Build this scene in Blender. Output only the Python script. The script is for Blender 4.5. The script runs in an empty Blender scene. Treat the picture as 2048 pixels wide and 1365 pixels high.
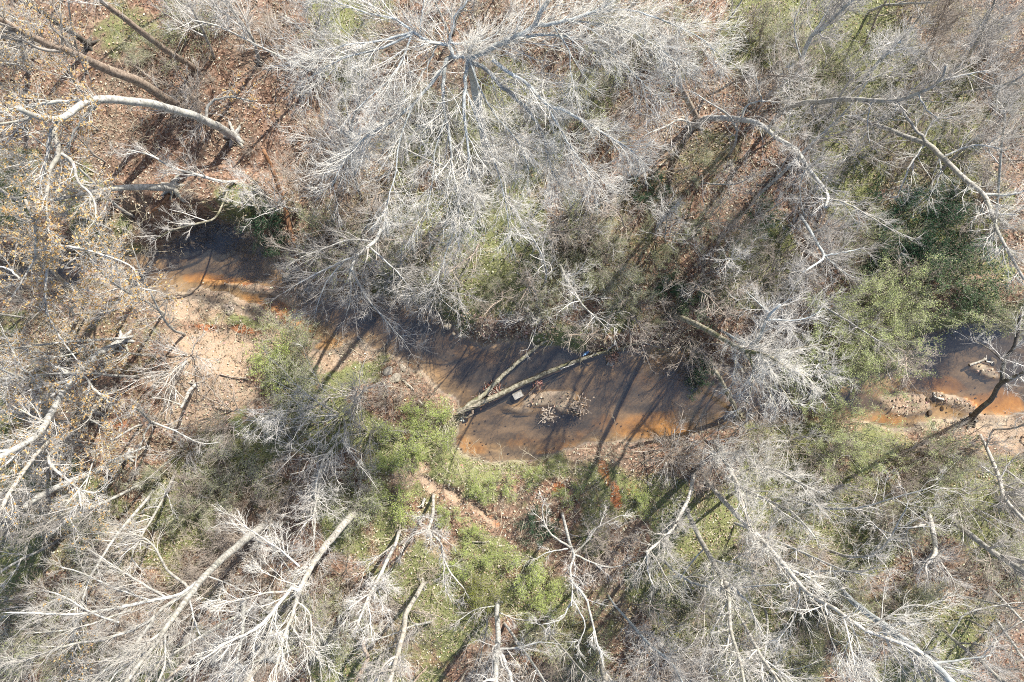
import bpy, bmesh, math, time
import numpy as np
from mathutils import Vector, Euler

# ------------------------------------------------------------------ camera, sky, sun, exposure
S = bpy.context.scene
COL = S.collection
CAM_H = 26.667                       # drone height over the forest floor, looking straight down
PPM = 51.2                           # photograph pixels per metre on the forest floor
cam = bpy.data.cameras.new('camera')
cam.lens = 24; cam.sensor_width = 36; cam.clip_start = 0.1; cam.clip_end = 1200
camo = bpy.data.objects.new('camera', cam); COL.objects.link(camo)
camo.location = (0, 0, CAM_H)
S.camera = camo

SUN_EL = math.radians(40)
SUN_AZ = math.atan2(0.60, 0.80)      # towards the sun: beyond the upper right of the view
world = bpy.data.worlds.new('World'); S.world = world; world.use_nodes = True
wn = world.node_tree.nodes; wl = world.node_tree.links
bg = wn['Background']; bg.inputs['Strength'].default_value = 0.115
sky = wn.new('ShaderNodeTexSky'); sky.sky_type = 'NISHITA'; sky.sun_disc = False
sky.sun_elevation = SUN_EL; sky.sun_rotation = SUN_AZ % (2 * math.pi)
wl.new(sky.outputs[0], bg.inputs['Color'])
sun = bpy.data.lights.new('sun', 'SUN'); sun.energy = 5.0; sun.angle = math.radians(0.55)
sun.color = (1.0, 0.955, 0.875)
suno = bpy.data.objects.new('sun', sun); COL.objects.link(suno)
ce = math.cos(SUN_EL)
suno.rotation_euler = Vector((-0.60 * ce, -0.80 * ce, -math.sin(SUN_EL))).to_track_quat('-Z', 'Y').to_euler()
suno.location = (20, 27, 30)
S.view_settings.view_transform = 'Standard'; S.view_settings.look = 'None'
S.view_settings.gamma = 1; S.view_settings.use_curve_mapping = False
S.view_settings.exposure = 1.13
S.cycles.use_denoising = False; S.cycles.filter_width = 1.0
S.cycles.max_bounces = 6; S.cycles.transparent_max_bounces = 8

rng = np.random.default_rng(7)

# ------------------------------------------------------------------ small helpers
def W(px, py, z=0.0):
    s = (CAM_H - z) / CAM_H / PPM
    return np.array([(px - 1024) * s, (682.5 - py) * s, z])

def tag(o, label=None, cat=None, group=None, kind=None):
    if label: o['label'] = label
    if cat: o['category'] = cat
    if group: o['group'] = group
    if kind: o['kind'] = kind
    return o

def empty(name, loc, label=None, cat=None, group=None):
    o = bpy.data.objects.new(name, None); COL.objects.link(o)
    o.empty_display_size = 0.2; o.location = [float(v) for v in loc]
    return tag(o, label, cat, group)

def hash2(ix, iy, seed):
    n = (ix.astype(np.int64) * 374761393 + iy.astype(np.int64) * 668265263 + seed * 974634721) & 0x7fffffff
    n = ((n ^ (n >> 13)) * 1274126177) & 0x7fffffff
    return ((n ^ (n >> 16)) & 0xffff) / 65535.0

def vnoise(x, y, scale, seed):
    x = np.asarray(x) / scale; y = np.asarray(y) / scale
    ix = np.floor(x); iy = np.floor(y); fx = x - ix; fy = y - iy
    fx = fx * fx * (3 - 2 * fx); fy = fy * fy * (3 - 2 * fy)
    a = hash2(ix, iy, seed); b = hash2(ix + 1, iy, seed); c = hash2(ix, iy + 1, seed); d = hash2(ix + 1, iy + 1, seed)
    return (a * (1 - fx) + b * fx) * (1 - fy) + (c * (1 - fx) + d * fx) * fy

def fbm(x, y, scale, seed, oct=3):
    s = 0; a = 1; t = 0
    for k in range(oct):
        s = s + a * vnoise(x, y, scale / 2 ** k, seed + k); t += a; a *= 0.55
    return s / t

def smooth(a, b, x):
    t = np.clip((x - a) / (b - a), 0, 1); return t * t * (3 - 2 * t)

class Acc:
    """collects polygons of several shapes into one mesh"""
    def __init__(self): self.v = []; self.f3 = []; self.f4 = []; self.n = 0; self.c = []
    def add(self, verts, quads=None, tris=None, col=None):
        verts = np.asarray(verts, dtype=np.float64).reshape(-1, 3)
        if quads is not None and len(quads): self.f4.append(np.asarray(quads, dtype=np.int64) + self.n)
        if tris is not None and len(tris): self.f3.append(np.asarray(tris, dtype=np.int64) + self.n)
        if col is not None:
            self.c.append(np.broadcast_to(np.asarray(col, dtype=np.float64), (len(verts), 3)))
        self.v.append(verts); self.n += len(verts)
    def mesh(self, name, mat, smooth_shade=True, origin=(0, 0, 0)):
        v = np.concatenate(self.v) - np.asarray(origin, dtype=np.float64)
        q = np.concatenate(self.f4) if self.f4 else np.zeros((0, 4), np.int64)
        t = np.concatenate(self.f3) if self.f3 else np.zeros((0, 3), np.int64)
        me = bpy.data.meshes.new(name)
        me.vertices.add(len(v)); me.vertices.foreach_set('co', v.astype(np.float32).ravel())
        loops = np.concatenate([q.ravel(), t.ravel()]).astype(np.int32)
        starts = np.concatenate([np.arange(len(q)) * 4, len(q) * 4 + np.arange(len(t)) * 3]).astype(np.int32)
        me.loops.add(len(loops)); me.loops.foreach_set('vertex_index', loops)
        me.polygons.add(len(starts)); me.polygons.foreach_set('loop_start', starts)
        me.polygons.foreach_set('use_smooth', np.full(len(starts), smooth_shade))
        if self.c:
            at = me.attributes.new('tint', 'FLOAT_COLOR', 'POINT')
            c = np.concatenate(self.c); c4 = np.ones((len(c), 4), np.float32); c4[:, :3] = c
            at.data.foreach_set('color', c4.ravel())
        me.update(calc_edges=True)
        me.materials.append(mat)
        return me
    def obj(self, name, mat, parent=None, kind=None, origin=(0, 0, 0), smooth_shade=True):
        o = bpy.data.objects.new(name, self.mesh(name, mat, smooth_shade, origin)); COL.objects.link(o)
        if parent is not None: o.parent = parent
        if kind: o['kind'] = kind
        return o

def norm(a): return a / np.maximum(np.linalg.norm(a, axis=-1, keepdims=True), 1e-9)

def tubes(acc, P, R, K, pinch=True, cap=False, rg=rng, lump=0.0, col=None):
    """P (N,S,3) centre lines, R (N,S) radii -> tubes with K sides"""
    P = np.asarray(P); R = np.asarray(R); N, Sg, _ = P.shape
    T = np.empty_like(P); T[:, 1:-1] = P[:, 2:] - P[:, :-2]; T[:, 0] = P[:, 1] - P[:, 0]; T[:, -1] = P[:, -1] - P[:, -2]
    T = norm(T)
    ref = norm(np.cross(T[:, Sg // 2], norm(rg.normal(size=(N, 3)))))[:, None, :]
    U = norm(ref - (ref * T).sum(-1, keepdims=True) * T); V = np.cross(T, U)
    ang = np.arange(K) * 2 * math.pi / K
    M = Sg - 1 if pinch else Sg
    rad = R[:, :M, None] * np.ones(K)
    if lump: rad = rad * (1 + lump * rg.normal(size=rad.shape))
    rings = P[:, :M, None, :] + rad[..., None] * (np.cos(ang)[None, None, :, None] * U[:, :M, None, :] + np.sin(ang)[None, None, :, None] * V[:, :M, None, :])
    per = M * K + (1 if pinch else 0)
    vv = rings.reshape(N, M * K, 3)
    if pinch: vv = np.concatenate([vv, P[:, -1:, :]], axis=1)
    base = (np.arange(N) * per)[:, None]
    k = np.arange(K); k2 = (k + 1) % K
    quads = None
    if M > 1:
        qs = np.stack([np.stack([s * K + k, s * K + k2, (s + 1) * K + k2, (s + 1) * K + k], -1) for s in range(M - 1)]).reshape(-1, 4)
        quads = (base[:, :, None] + qs[None]).reshape(-1, 4)
    tris = None
    if pinch:
        ts = np.stack([(M - 1) * K + k, (M - 1) * K + k2, np.full(K, M * K)], -1)
        tris = (base[:, :, None] + ts[None]).reshape(-1, 3)
    verts = vv.reshape(-1, 3)
    if cap and not pinch:
        ctr = P[:, [0, -1], :].reshape(-1, 3); n0 = len(verts)
        tt = []
        for i in range(N):
            a = i * per; b = i * per + (M - 1) * K
            tt.append(np.stack([a + k2, a + k, np.full(K, n0 + 2 * i)], -1)); tt.append(np.stack([b + k, b + k2, np.full(K, n0 + 2 * i + 1)], -1))
        verts = np.concatenate([verts, ctr]); tris = np.concatenate(tt)
    if col is not None:
        col = np.asarray(col)
        if col.ndim == 2: col = np.repeat(col, per, axis=0)
    acc.add(verts, quads, tris, col)

def spline(pts, n):
    """Catmull-Rom through pts (m,d) -> n points"""
    p = np.asarray(pts, dtype=np.float64)
    if len(p) == 2: p = np.array([p[0], (p[0] + p[1]) / 2, p[1]])
    q = np.concatenate([2 * p[:1] - p[1:2], p, 2 * p[-1:] - p[-2:-1]])
    L = np.concatenate([[0], np.cumsum(np.linalg.norm(np.diff(p[:, :3], axis=0), axis=1))])
    out = []
    for s in np.linspace(0, L[-1], n):
        i = min(max(np.searchsorted(L, s, side='right') - 1, 0), len(p) - 2)
        t = (s - L[i]) / max(L[i + 1] - L[i], 1e-9)
        a, b, c, d = q[i], q[i + 1], q[i + 2], q[i + 3]
        out.append(0.5 * ((2 * b) + (c - a) * t + (2 * a - 5 * b + 4 * c - d) * t * t + (3 * b - a - 3 * c + d) * t ** 3))
    return np.array(out)

def spawn(P, R, n, t0, t1, ang, ln, Sg, rfac, rmin, up=0.1, bend=0.25, taper=0.35, rg=rng, fall=0.5):
    """n children per parent strand; ln = (min,max) metres"""
    N, S0, _ = P.shape
    if np.isscalar(n): idx = np.repeat(np.arange(N), n)
    else: idx = np.repeat(np.arange(N), n)
    m = len(idx)
    t = t0 + (t1 - t0) * rg.random(m)
    f = t * (S0 - 1); i = np.minimum(f.astype(int), S0 - 2); w = (f - i)[:, None]
    a = P[idx, i]; b = P[idx, i + 1]
    pos = a * (1 - w) + b * w; tan = norm(b - a)
    rp = R[idx, i] * (1 - w[:, 0]) + R[idx, i + 1] * w[:, 0]
    perp = norm(np.cross(tan, rg.normal(size=(m, 3))))
    an = np.radians(ang[0] + (ang[1] - ang[0]) * rg.random(m))[:, None]
    d = norm(np.cos(an) * tan + np.sin(an) * perp + np.array([0, 0, up]))
    L = (ln[0] + (ln[1] - ln[0]) * rg.random(m)) * (1 - fall * t)
    curve = rg.normal(size=(m, 3)) * bend
    Q = np.empty((m, Sg, 3)); Q[:, 0] = pos; st = (L / (Sg - 1))[:, None]
    for s in range(1, Sg):
        Q[:, s] = Q[:, s - 1] + d * st
        d = norm(d + curve * (1.6 / Sg) + rg.normal(size=(m, 3)) * bend * 0.5 + np.array([0, 0, up * 0.4]))
    r0 = np.maximum(np.minimum(rp * rfac, rp * 0.9), rmin)
    RR = r0[:, None] * np.linspace(1, taper, Sg)[None]
    return Q, RR

def twigs(acc, P, R, den=5.0, L=1.6, n2=7, n3=5, t0=0.1, rg=rng, up=0.12, ang=(25, 55), leaves=None, nl=0, rt=0.0029):
    """three generations of branchlets on parent strands, all into acc"""
    Ln = np.linalg.norm(np.diff(P, axis=1), axis=-1).sum(1)
    n1 = np.maximum((Ln * den * 1.2 * (1 - t0)).astype(int), 2)
    A, RA = spawn(P, R, n1, t0, 1.0, ang, (L * 0.4, L * 1.15), 5, 0.45, 0.007, up, 0.2, rg=rg)
    RA = np.minimum(RA, 0.011)
    B, RB = spawn(A, RA, n2, 0.08, 1.0, (18, 50), (L * 0.2, L * 0.62), 4, 0.55, rt + 0.0012, up, 0.24, rg=rg)
    C, RC = spawn(B, RB, n3, 0.06, 1.0, (18, 52), (L * 0.09, L * 0.32), 2, 0.75, rt, up, 0.25, rg=rg)
    tubes(acc, A, RA, 3, rg=rg); tubes(acc, B, RB, 3, rg=rg); tubes(acc, C, RC, 3, rg=rg)
    if leaves is not None and nl:
        nl = int(nl * 0.75)
        idx = rg.integers(0, len(B), nl); t = rg.random(nl)[:, None]
        pos = B[idx, 1] * (1 - t) + B[idx, 3] * t
        leaf_quads(leaves, pos + rg.normal(size=pos.shape) * 0.03, 0.075, 0.045, rg)
    return A, B

def leaf_quads(acc, pos, l, w, rg=rng, tilt=1.0, col=None):
    """folded leaves: four corners, two faces meeting along the midrib"""
    n = len(pos)
    a = rg.random(n) * 2 * math.pi
    d = np.stack([np.cos(a), np.sin(a), (rg.random(n) - 0.5) * tilt], -1); d = norm(d)
    nrm = norm(np.stack([rg.normal(size=n) * 0.45 * tilt, rg.normal(size=n) * 0.45 * tilt, np.ones(n)], -1))
    s = norm(np.cross(nrm, d)); nn = np.cross(d, s)
    sz = (0.65 + 0.7 * rg.random(n))[:, None]
    fold = (0.15 + 0.35 * rg.random(n))[:, None]
    A = pos - d * l * sz * 0.5; B = pos + d * l * sz * 0.5
    C = pos + s * w * sz * 0.5 + nn * w * sz * fold; D = pos - s * w * sz * 0.5 + nn * w * sz * fold
    v = np.stack([A, C, B, D], 1).reshape(-1, 3)
    b = (np.arange(n) * 4)[:, None]
    t = np.concatenate([b + np.array([0, 2, 1]), b + np.array([0, 3, 2])], 0)
    acc.add(v, None, t, None if col is None else np.repeat(col, 4, axis=0))

# ------------------------------------------------------------------ materials
def mat(name):
    m = bpy.data.materials.new(name); m.use_nodes = True
    nt = m.node_tree; b = nt.nodes['Principled BSDF']
    b.inputs['Roughness'].default_value = 0.85
    b.inputs['Specular IOR Level'].default_value = 0.25
    return m, nt.nodes, nt.links, b

def N_noise(n, l, scale, detail=4, co=None, rough=0.6):
    t = n.new('ShaderNodeTexNoise'); t.inputs['Scale'].default_value = scale; t.inputs['Detail'].default_value = detail
    t.inputs['Roughness'].default_value = rough
    if co is not None: l.new(co, t.inputs['Vector'])
    return t.outputs['Fac']

def N_ramp(n, l, fac, stops, interp='LINEAR'):
    r = n.new('ShaderNodeValToRGB'); r.color_ramp.interpolation = interp
    e = r.color_ramp.elements
    while len(e) < len(stops): e.new(0.5)
    for k, (p, c) in enumerate(stops): e[k].position = p; e[k].color = (*c, 1) if len(c) == 3 else c
    l.new(fac, r.inputs[0]); return r.outputs['Color']

def N_mix(n, l, fac, a, b, mode='MIX'):
    x = n.new('ShaderNodeMix'); x.data_type = 'RGBA'; x.blend_type = mode
    for sock, val in ((x.inputs[0], fac), (x.inputs[6], a), (x.inputs[7], b)):
        if hasattr(val, 'is_linked'): l.new(val, sock)
        elif isinstance(val, (int, float)): sock.default_value = val
        else: sock.default_value = (*val, 1)
    return x.outputs[2]

def N_math(n, l, op, a, b=None, c=None, clamp=False):
    x = n.new('ShaderNodeMath'); x.operation = op; x.use_clamp = clamp
    for k, val in enumerate((a, b, c)):
        if val is None: continue
        if hasattr(val, 'is_linked'): l.new(val, x.inputs[k])
        else: x.inputs[k].default_value = val
    return x.outputs[0]

def N_bump(n, l, b, h, strength=0.5, dist=0.02):
    x = n.new('ShaderNodeBump'); x.inputs['Strength'].default_value = strength; x.inputs['Distance'].default_value = dist
    l.new(h, x.inputs['Height']); l.new(x.outputs[0], b.inputs['Normal'])

def bark(name, pale, dark, lichen=(0.42, 0.42, 0.33), lf=0.3, scale=6):
    m, n, l, b = mat(name)
    co = n.new('ShaderNodeTexCoord').outputs['Object']
    f = N_noise(n, l, scale, 6, co, 0.7)
    c = N_ramp(n, l, f, [(0.38, dark), (0.5, tuple((np.array(pale) + np.array(dark)) / 2)), (0.60, pale)])
    g = N_ramp(n, l, N_noise(n, l, 1.7, 3, co), [(0.52, (0, 0, 0)), (0.66, (lf, lf, lf))])
    c = N_mix(n, l, g, c, lichen)
    scar = N_ramp(n, l, N_noise(n, l, scale * 0.55, 4, co, 0.65), [(0.60, (1, 1, 1)), (0.70, (0.45, 0.43, 0.40))])
    c = N_mix(n, l, 1.0, c, scar, 'MULTIPLY')
    oi = n.new('ShaderNodeObjectInfo').outputs['Random']
    c = N_mix(n, l, 1.0, c, N_ramp(n, l, oi, [(0.0, (0.78, 0.74, 0.68)), (0.5, (0.95, 0.94, 0.92)), (1.0, (1.08, 1.08, 1.08))]), 'MULTIPLY')
    l.new(c, b.inputs['Base Color'])
    N_bump(n, l, b, N_noise(n, l, 38, 3, co), 0.6, 0.012)
    return m

def twigmat(name, a, c_, d=None):
    m, n, l, b = mat(name)
    co = n.new('ShaderNodeTexCoord').outputs['Object']
    oi = n.new('ShaderNodeObjectInfo').outputs['Random']
    f = N_noise(n, l, 1.3, 3, co)
    f = N_math(n, l, 'ADD', f, N_math(n, l, 'MULTIPLY', N_math(n, l, 'SUBTRACT', oi, 0.5), 0.55))
    l.new(N_ramp(n, l, f, [(0.3, a), (0.7, c_)]), b.inputs['Base Color'])
    b.inputs['Roughness'].default_value = 0.6
    return m

def leafmat(name, stops, trans=0.25, scale=9.0):
    m, n, l, b = mat(name)
    co = n.new('ShaderNodeTexCoord').outputs['Object']
    wn_ = n.new('ShaderNodeTexWhiteNoise'); wn_.noise_dimensions = '3D'
    sn = n.new('ShaderNodeVectorMath'); sn.operation = 'SNAP'; sn.inputs[1].default_value = (0.06, 0.06, 0.06)
    l.new(co, sn.inputs[0]); l.new(sn.outputs[0], wn_.inputs['Vector'])
    f = N_math(n, l, 'ADD', N_math(n, l, 'MULTIPLY', wn_.outputs['Value'], 0.6), N_math(n, l, 'MULTIPLY', N_noise(n, l, 1.5, 2, co), 0.4))
    c = N_ramp(n, l, f, stops)
    l.new(c, b.inputs['Base Color']); b.inputs['Roughness'].default_value = 0.5
    tr = n.new('ShaderNodeBsdfTranslucent'); l.new(c, tr.inputs['Color'])
    mx = n.new('ShaderNodeMixShader'); mx.inputs[0].default_value = trans
    l.new(b.outputs[0], mx.inputs[1]); l.new(tr.outputs[0], mx.inputs[2])
    l.new(mx.outputs[0], n['Material Output'].inputs['Surface'])
    return m

M = {}
M['pale'] = bark('pale_bark', (0.44, 0.43, 0.40), (0.20, 0.19, 0.17), lf=0.35, scale=8)
M['white'] = bark('white_bark', (0.52, 0.495, 0.45), (0.24, 0.22, 0.19), lf=0.3, scale=8)
M['brown'] = bark('brown_bark', (0.36, 0.29, 0.235), (0.15, 0.115, 0.09), lf=0.3, scale=11)
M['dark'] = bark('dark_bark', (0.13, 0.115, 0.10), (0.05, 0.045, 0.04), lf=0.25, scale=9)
M['blue'] = bark('grey_bark', (0.43, 0.46, 0.46), (0.24, 0.25, 0.25), lf=0.2)
M['rust'] = bark('rotten_wood', (0.36, 0.19, 0.10), (0.16, 0.085, 0.05), lf=0.1, scale=9)
M['mossy'] = bark('mossy_bark', (0.36, 0.33, 0.25), (0.10, 0.09, 0.06), lichen=(0.085, 0.09, 0.03), lf=0.8, scale=9)
M['twig'] = twigmat('grey_twigs', (0.30, 0.275, 0.245), (0.55, 0.52, 0.475))
M['twigb'] = twigmat('brown_twigs', (0.22, 0.18, 0.145), (0.42, 0.36, 0.30))
M['twigw'] = twigmat('white_twigs', (0.36, 0.335, 0.295), (0.60, 0.57, 0.51))
M['twigg'] = twigmat('olive_twigs', (0.25, 0.235, 0.16), (0.42, 0.40, 0.31))
M['lgreen'] = leafmat('bright_green_leaves', [(0.1, (0.23, 0.29, 0.06)), (0.5, (0.38, 0.45, 0.12)), (0.9, (0.54, 0.58, 0.25))], 0.3)
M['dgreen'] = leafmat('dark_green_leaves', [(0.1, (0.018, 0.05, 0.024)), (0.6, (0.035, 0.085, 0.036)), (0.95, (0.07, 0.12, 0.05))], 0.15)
M['pgreen'] = leafmat('pale_green_leaves', [(0.1, (0.14, 0.17, 0.06)), (0.5, (0.26, 0.29, 0.115)), (0.9, (0.45, 0.46, 0.25))], 0.25)
M['sungreen'] = leafmat('sunlit_green_leaves', [(0.1, (0.24, 0.29, 0.10)), (0.5, (0.40, 0.45, 0.18)), (0.9, (0.60, 0.62, 0.34))], 0.3)  # brighter copy of the pale green leaves, sunlight put into the colour
M['glossy'] = leafmat('glossy_green_leaves', [(0.1, (0.03, 0.06, 0.03)), (0.6, (0.07, 0.11, 0.045)), (0.95, (0.22, 0.23, 0.12))], 0.15)
M['gold'] = leafmat('yellow_green_needles', [(0.1, (0.16, 0.19, 0.03)), (0.6, (0.26, 0.28, 0.05)), (0.95, (0.36, 0.35, 0.09))], 0.3)
M['ochre'] = leafmat('ochre_leaves', [(0.1, (0.30, 0.155, 0.055)), (0.5, (0.47, 0.30, 0.11)), (0.9, (0.60, 0.50, 0.27))], 0.3)

def tintmat(name, rough=0.8, trans=0.15):
    m, n, l, b = mat(name)
    a = n.new('ShaderNodeAttribute'); a.attribute_name = 'tint'
    l.new(a.outputs['Color'], b.inputs['Base Color']); b.inputs['Roughness'].default_value = rough
    if trans:
        tr = n.new('ShaderNodeBsdfTranslucent'); l.new(a.outputs['Color'], tr.inputs['Color'])
        mx = n.new('ShaderNodeMixShader'); mx.inputs[0].default_value = trans
        l.new(b.outputs[0], mx.inputs[1]); l.new(tr.outputs[0], mx.inputs[2])
        l.new(mx.outputs[0], n['Material Output'].inputs['Surface'])
    return m
M['litter'] = tintmat('dead_leaves', 0.65)
M['stems'] = tintmat('dead_stems', 0.8, 0)

# ------------------------------------------------------------------ terrain: creek bed, bars, banks, forest floor
WATER_Z = -0.50
CREEK = np.array([(-900, 600), (-300, 565), (0, 540), (170, 520), (250, 508), (320, 497), (336, 468), (385, 448), (470, 453), (520, 480), (560, 545),
    (640, 583), (760, 592), (850, 617), (885, 650), (915, 672), (985, 692), (1040, 688), (1110, 684), (1160, 703), (1215, 706), (1300, 702),
    (1385, 702), (1425, 728), (1550, 752), (1700, 762), (1790, 748), (1832, 705), (1850, 680), (1920, 655), (2048, 640), (2400, 600), (3000, 640),
    (3000, 880), (2400, 850), (2048, 832), (1980, 840), (1900, 838), (1830, 850), (1720, 842), (1600, 846), (1500, 852), (1430, 858), (1370, 872), (1250, 886), (1180, 893), (1090, 916), (1040, 926), (990, 929), (950, 922), (925, 911),
    (915, 892), (914, 868), (925, 835), (895, 800), (850, 765), (815, 738), (780, 705), (740, 690), (690, 685), (640, 690), (612, 682), (575, 655), (525, 632), (470, 618),
    (420, 600), (330, 568), (270, 563), (170, 560), (0, 585), (-300, 615), (-900, 650)], float)

def sdf(px, py, poly):
    d2 = np.full(px.shape, 1e18); ins = np.zeros(px.shape, bool)
    for a, b in zip(poly, np.roll(poly, -1, 0)):
        ex, ey = b - a; wx = px - a[0]; wy = py - a[1]
        t = np.clip((wx * ex + wy * ey) / (ex * ex + ey * ey), 0, 1)
        d2 = np.minimum(d2, (wx - ex * t) ** 2 + (wy - ey * t) ** 2)
        c = ((a[1] <= py) != (b[1] <= py))
        if ey != 0: ins ^= c & (px < a[0] + (py - a[1]) / ey * ex)
    return np.sqrt(d2) * np.where(ins, -1, 1)

def blobs(px, py, lst, warp=0.35, seed=40):
    r = np.zeros(px.shape)
    wx = (fbm(px, py, 60, seed) - 0.5) * 2; wy = (fbm(px, py, 40, seed + 9) - 0.5) * 2
    for bx, by, rx, ry, rot, s in lst:
        c, sn = math.cos(math.radians(rot)), math.sin(math.radians(rot))
        dx = px - bx; dy = py - by
        q = np.hypot((dx * c + dy * sn) / rx, (-dx * sn + dy * c) / ry)
        r = np.maximum(r, s * smooth(1.35, 0.55, q + warp * (wx + wy)))
    return r

# (px, py, rx, ry, rotation, strength) on the forest floor
BARS = [(1090, 800, 58, 22, -8, .07), (1040, 822, 60, 12, 4, -.05), (1130, 815, 40, 16, 10, .05), (500, 575, 55, 17, 8, .16), (560, 590, 40, 22, 20, .16), (440, 565, 60, 10, 8, .08), (470, 605, 70, 14, 14, .1), (530, 625, 70, 18, 20, .14), (420, 590, 70, 14, 10, .12),
        (1830, 808, 75, 30, 8, .14), (1900, 798, 40, 16, 20, .08), (1988, 742, 34, 14, 20, .03), (2010, 838, 60, 10, 0, .1), (1940, 806, 50, 14, 25, .1)]
SAND = [(430, 730, 140, 70, -20, .85), (385, 800, 80, 60, -40, .8), (470, 800, 60, 55, -50, .8), (420, 680, 130, 30, 0, .7), (500, 600, 110, 45, 12, .9), (350, 600, 130, 50, 8, .7), (640, 715, 60, 30, 0, .8), (690, 700, 70, 24, 0, .6),
        (810, 952, 26, 22, 20, 1), (860, 965, 30, 14, 40, .7), (905, 985, 34, 12, 38, .9), (955, 1015, 36, 10, 38, 1), (988, 1040, 28, 12, 38, 1), (840, 930, 30, 14, 30, .6),
        (1085, 805, 75, 30, -5, 1), (1850, 810, 110, 55, 8, 1), (1985, 750, 60, 40, 10, .8), (2020, 860, 70, 30, 0, .9), (1120, 990, 30, 14, -40, .5), (1060, 1080, 60, 20, 10, .45), (880, 1085, 40, 25, 30, .45), (2000, 880, 90, 30, 0, .4)]
CLAY = [(1228, 985, 10, 34, -8, .9), (1210, 950, 12, 26, -15, .6), (1118, 973, 16, 12, -30, .9), (462, 985, 16, 12, 0, .8), (590, 975, 12, 10, 0, .6), (480, 660, 36, 10, 8, 1), (415, 655, 24, 9, 5, .7), (655, 690, 26, 10, -10, .8), (2030, 815, 50, 14, -4, .5),
        (1930, 822, 26, 9, -10, .5), (1260, 975, 14, 20, 0, .5), (815, 870, 16, 16, 0, .5), (255, 845, 20, 10, 0, .5), (330, 780, 20, 10, 0, .5), (1800, 842, 40, 10, 0, .7), (990, 1043, 30, 8, 38, .5)]
BEDCLAY = [(1900, 772, 70, 18, 6, 1), (2015, 808, 70, 24, 6, 1.1), (1845, 765, 30, 14, 0, .8), (430, 558, 60, 12, 5, 1), (540, 612, 60, 12, 22, .9), (590, 648, 34, 14, 20, 1), (1290, 858, 110, 30, -6, .75), (1230, 800, 150, 40, -10, .3), (1330, 770, 70, 50, 0, .45), (950, 905, 60, 26, 10, .7), (1060, 890, 90, 26, -4, .45), (930, 700, 70, 22, 20, .4), (810, 742, 24, 20, 30, .9), (1120, 905, 70, 10, -6, .6), (200, 545, 80, 14, 0, .8)]   # iron-stained shallows
GREEN = [(790, 910, 60, 60, 0, .8), (780, 1020, 60, 70, 0, .8), (900, 950, 60, 26, 35, .7), (960, 985, 70, 35, 20, .8), (960, 1120, 130, 60, 0, .7), (1080, 1190, 110, 70, 0, .7), (1000, 570, 130, 60, -10, .6), (1200, 520, 160, 110, 20, .5), (1330, 380, 120, 80, 0, .4),
         (860, 850, 50, 40, 0, .5), (1100, 1260, 120, 70, 0, .6), (870, 1250, 90, 80, 0, .5), (400, 1010, 140, 90, -20, .7), (150, 1080, 130, 90, 0, .5), (260, 60, 60, 70, 0, .6), (500, 430, 60, 50, 0, .7), (1600, 60, 140, 70, 0, .6), (1700, 180, 100, 60, 0, .6), (1420, 310, 80, 50, 0, .5),
         (1850, 470, 170, 110, 0, .8), (1780, 680, 120, 110, 0, .8), (1700, 1220, 150, 60, 20, .6), (1890, 1240, 120, 80, 0, .6), (1950, 960, 100, 70, 0, .6), (1270, 1000, 80, 40, 0, .6), (600, 1240, 120, 60, 0, .6), (1420, 1240, 90, 80, 0, .4), (1000, 290, 120, 100, 0, .5), (780, 330, 100, 120, 0, .4), (1250, 1180, 120, 60, 0, .4), (1760, 900, 110, 40, 0, .6), (470, 860, 50, 30, 0, .6), (1900, 40, 130, 50, 0, .5), (290, 1100, 100, 60, 0, .6)]

def ax(half, step, far):
    a = np.arange(-half, half + step / 2, step)
    o = half + np.array([0.4, 1.2, 2.8, 6, 12, 25, 50, 100, far - half])
    return np.concatenate([-o[::-1], a, o])
GX = ax(24.0, 0.12, 420); GY = ax(17.04, 0.12, 420)
gx, gy = np.meshgrid(GX, GY)
gpx = gx * PPM + 1024; gpy = 682.5 - gy * PPM
SD = sdf(gpx, gpy, CREEK) / PPM
SD = SD + (fbm(gx, gy, 1.2, 3, 3) - 0.5) * 0.75
m_sand = blobs(gpx, gpy, SAND, 0.4, 40); m_clay = blobs(gpx, gpy, CLAY, 0.5, 60); m_green = blobs(gpx, gpy, GREEN, 0.6, 80)
m_clay = np.maximum(m_clay, blobs(gpx, gpy, BEDCLAY, 0.6, 65) * smooth(0.05, -0.05, SD))
redzone = blobs(gpx, gpy, [(430, 250, 280, 260, 0, 1), (200, 100, 260, 150, 0, .8), (1350, 250, 100, 160, 0, .8), (1950, 60, 150, 80, 0, .6), (440, 740, 160, 90, 0, .9), (170, 700, 200, 260, 0, .6), (830, 780, 110, 70, 0, 1)], .4, 58)
m_green = np.maximum(m_green, 0.95 * smooth(0.40, 0.62, fbm(gx, gy, 3.2, 91)) * (1 - redzone))
m_green = m_green * (1 - 0.9 * m_sand)
m_green = m_green * (1 - smooth(21, 24, np.abs(gx))) * (1 - smooth(14.5, 17, np.abs(gy)))
m_bar = np.zeros(gx.shape)
for b in BARS:
    m_bar = np.maximum(m_bar, blobs(gpx, gpy, [(b[0], b[1], b[2], b[3], b[4], 1.0)], 0.35, 20) * (0.28 + 0.5 * b[5]))
bank_w = 0.55 + 0.5 * fbm(gx, gy, 2.5, 11)
bank_w = bank_w + 2.2 * m_sand
up_ = -0.5 + 0.62 * smooth(-0.05, 1, SD / bank_w) + 0.25 * smooth(0, 4, SD) + (fbm(gx, gy, 5, 5) - 0.5) * 0.5 * smooth(0, 1.5, SD) + (fbm(gx, gy, 0.6, 8, 2) - 0.5) * 0.14 * smooth(0, .5, SD)
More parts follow.
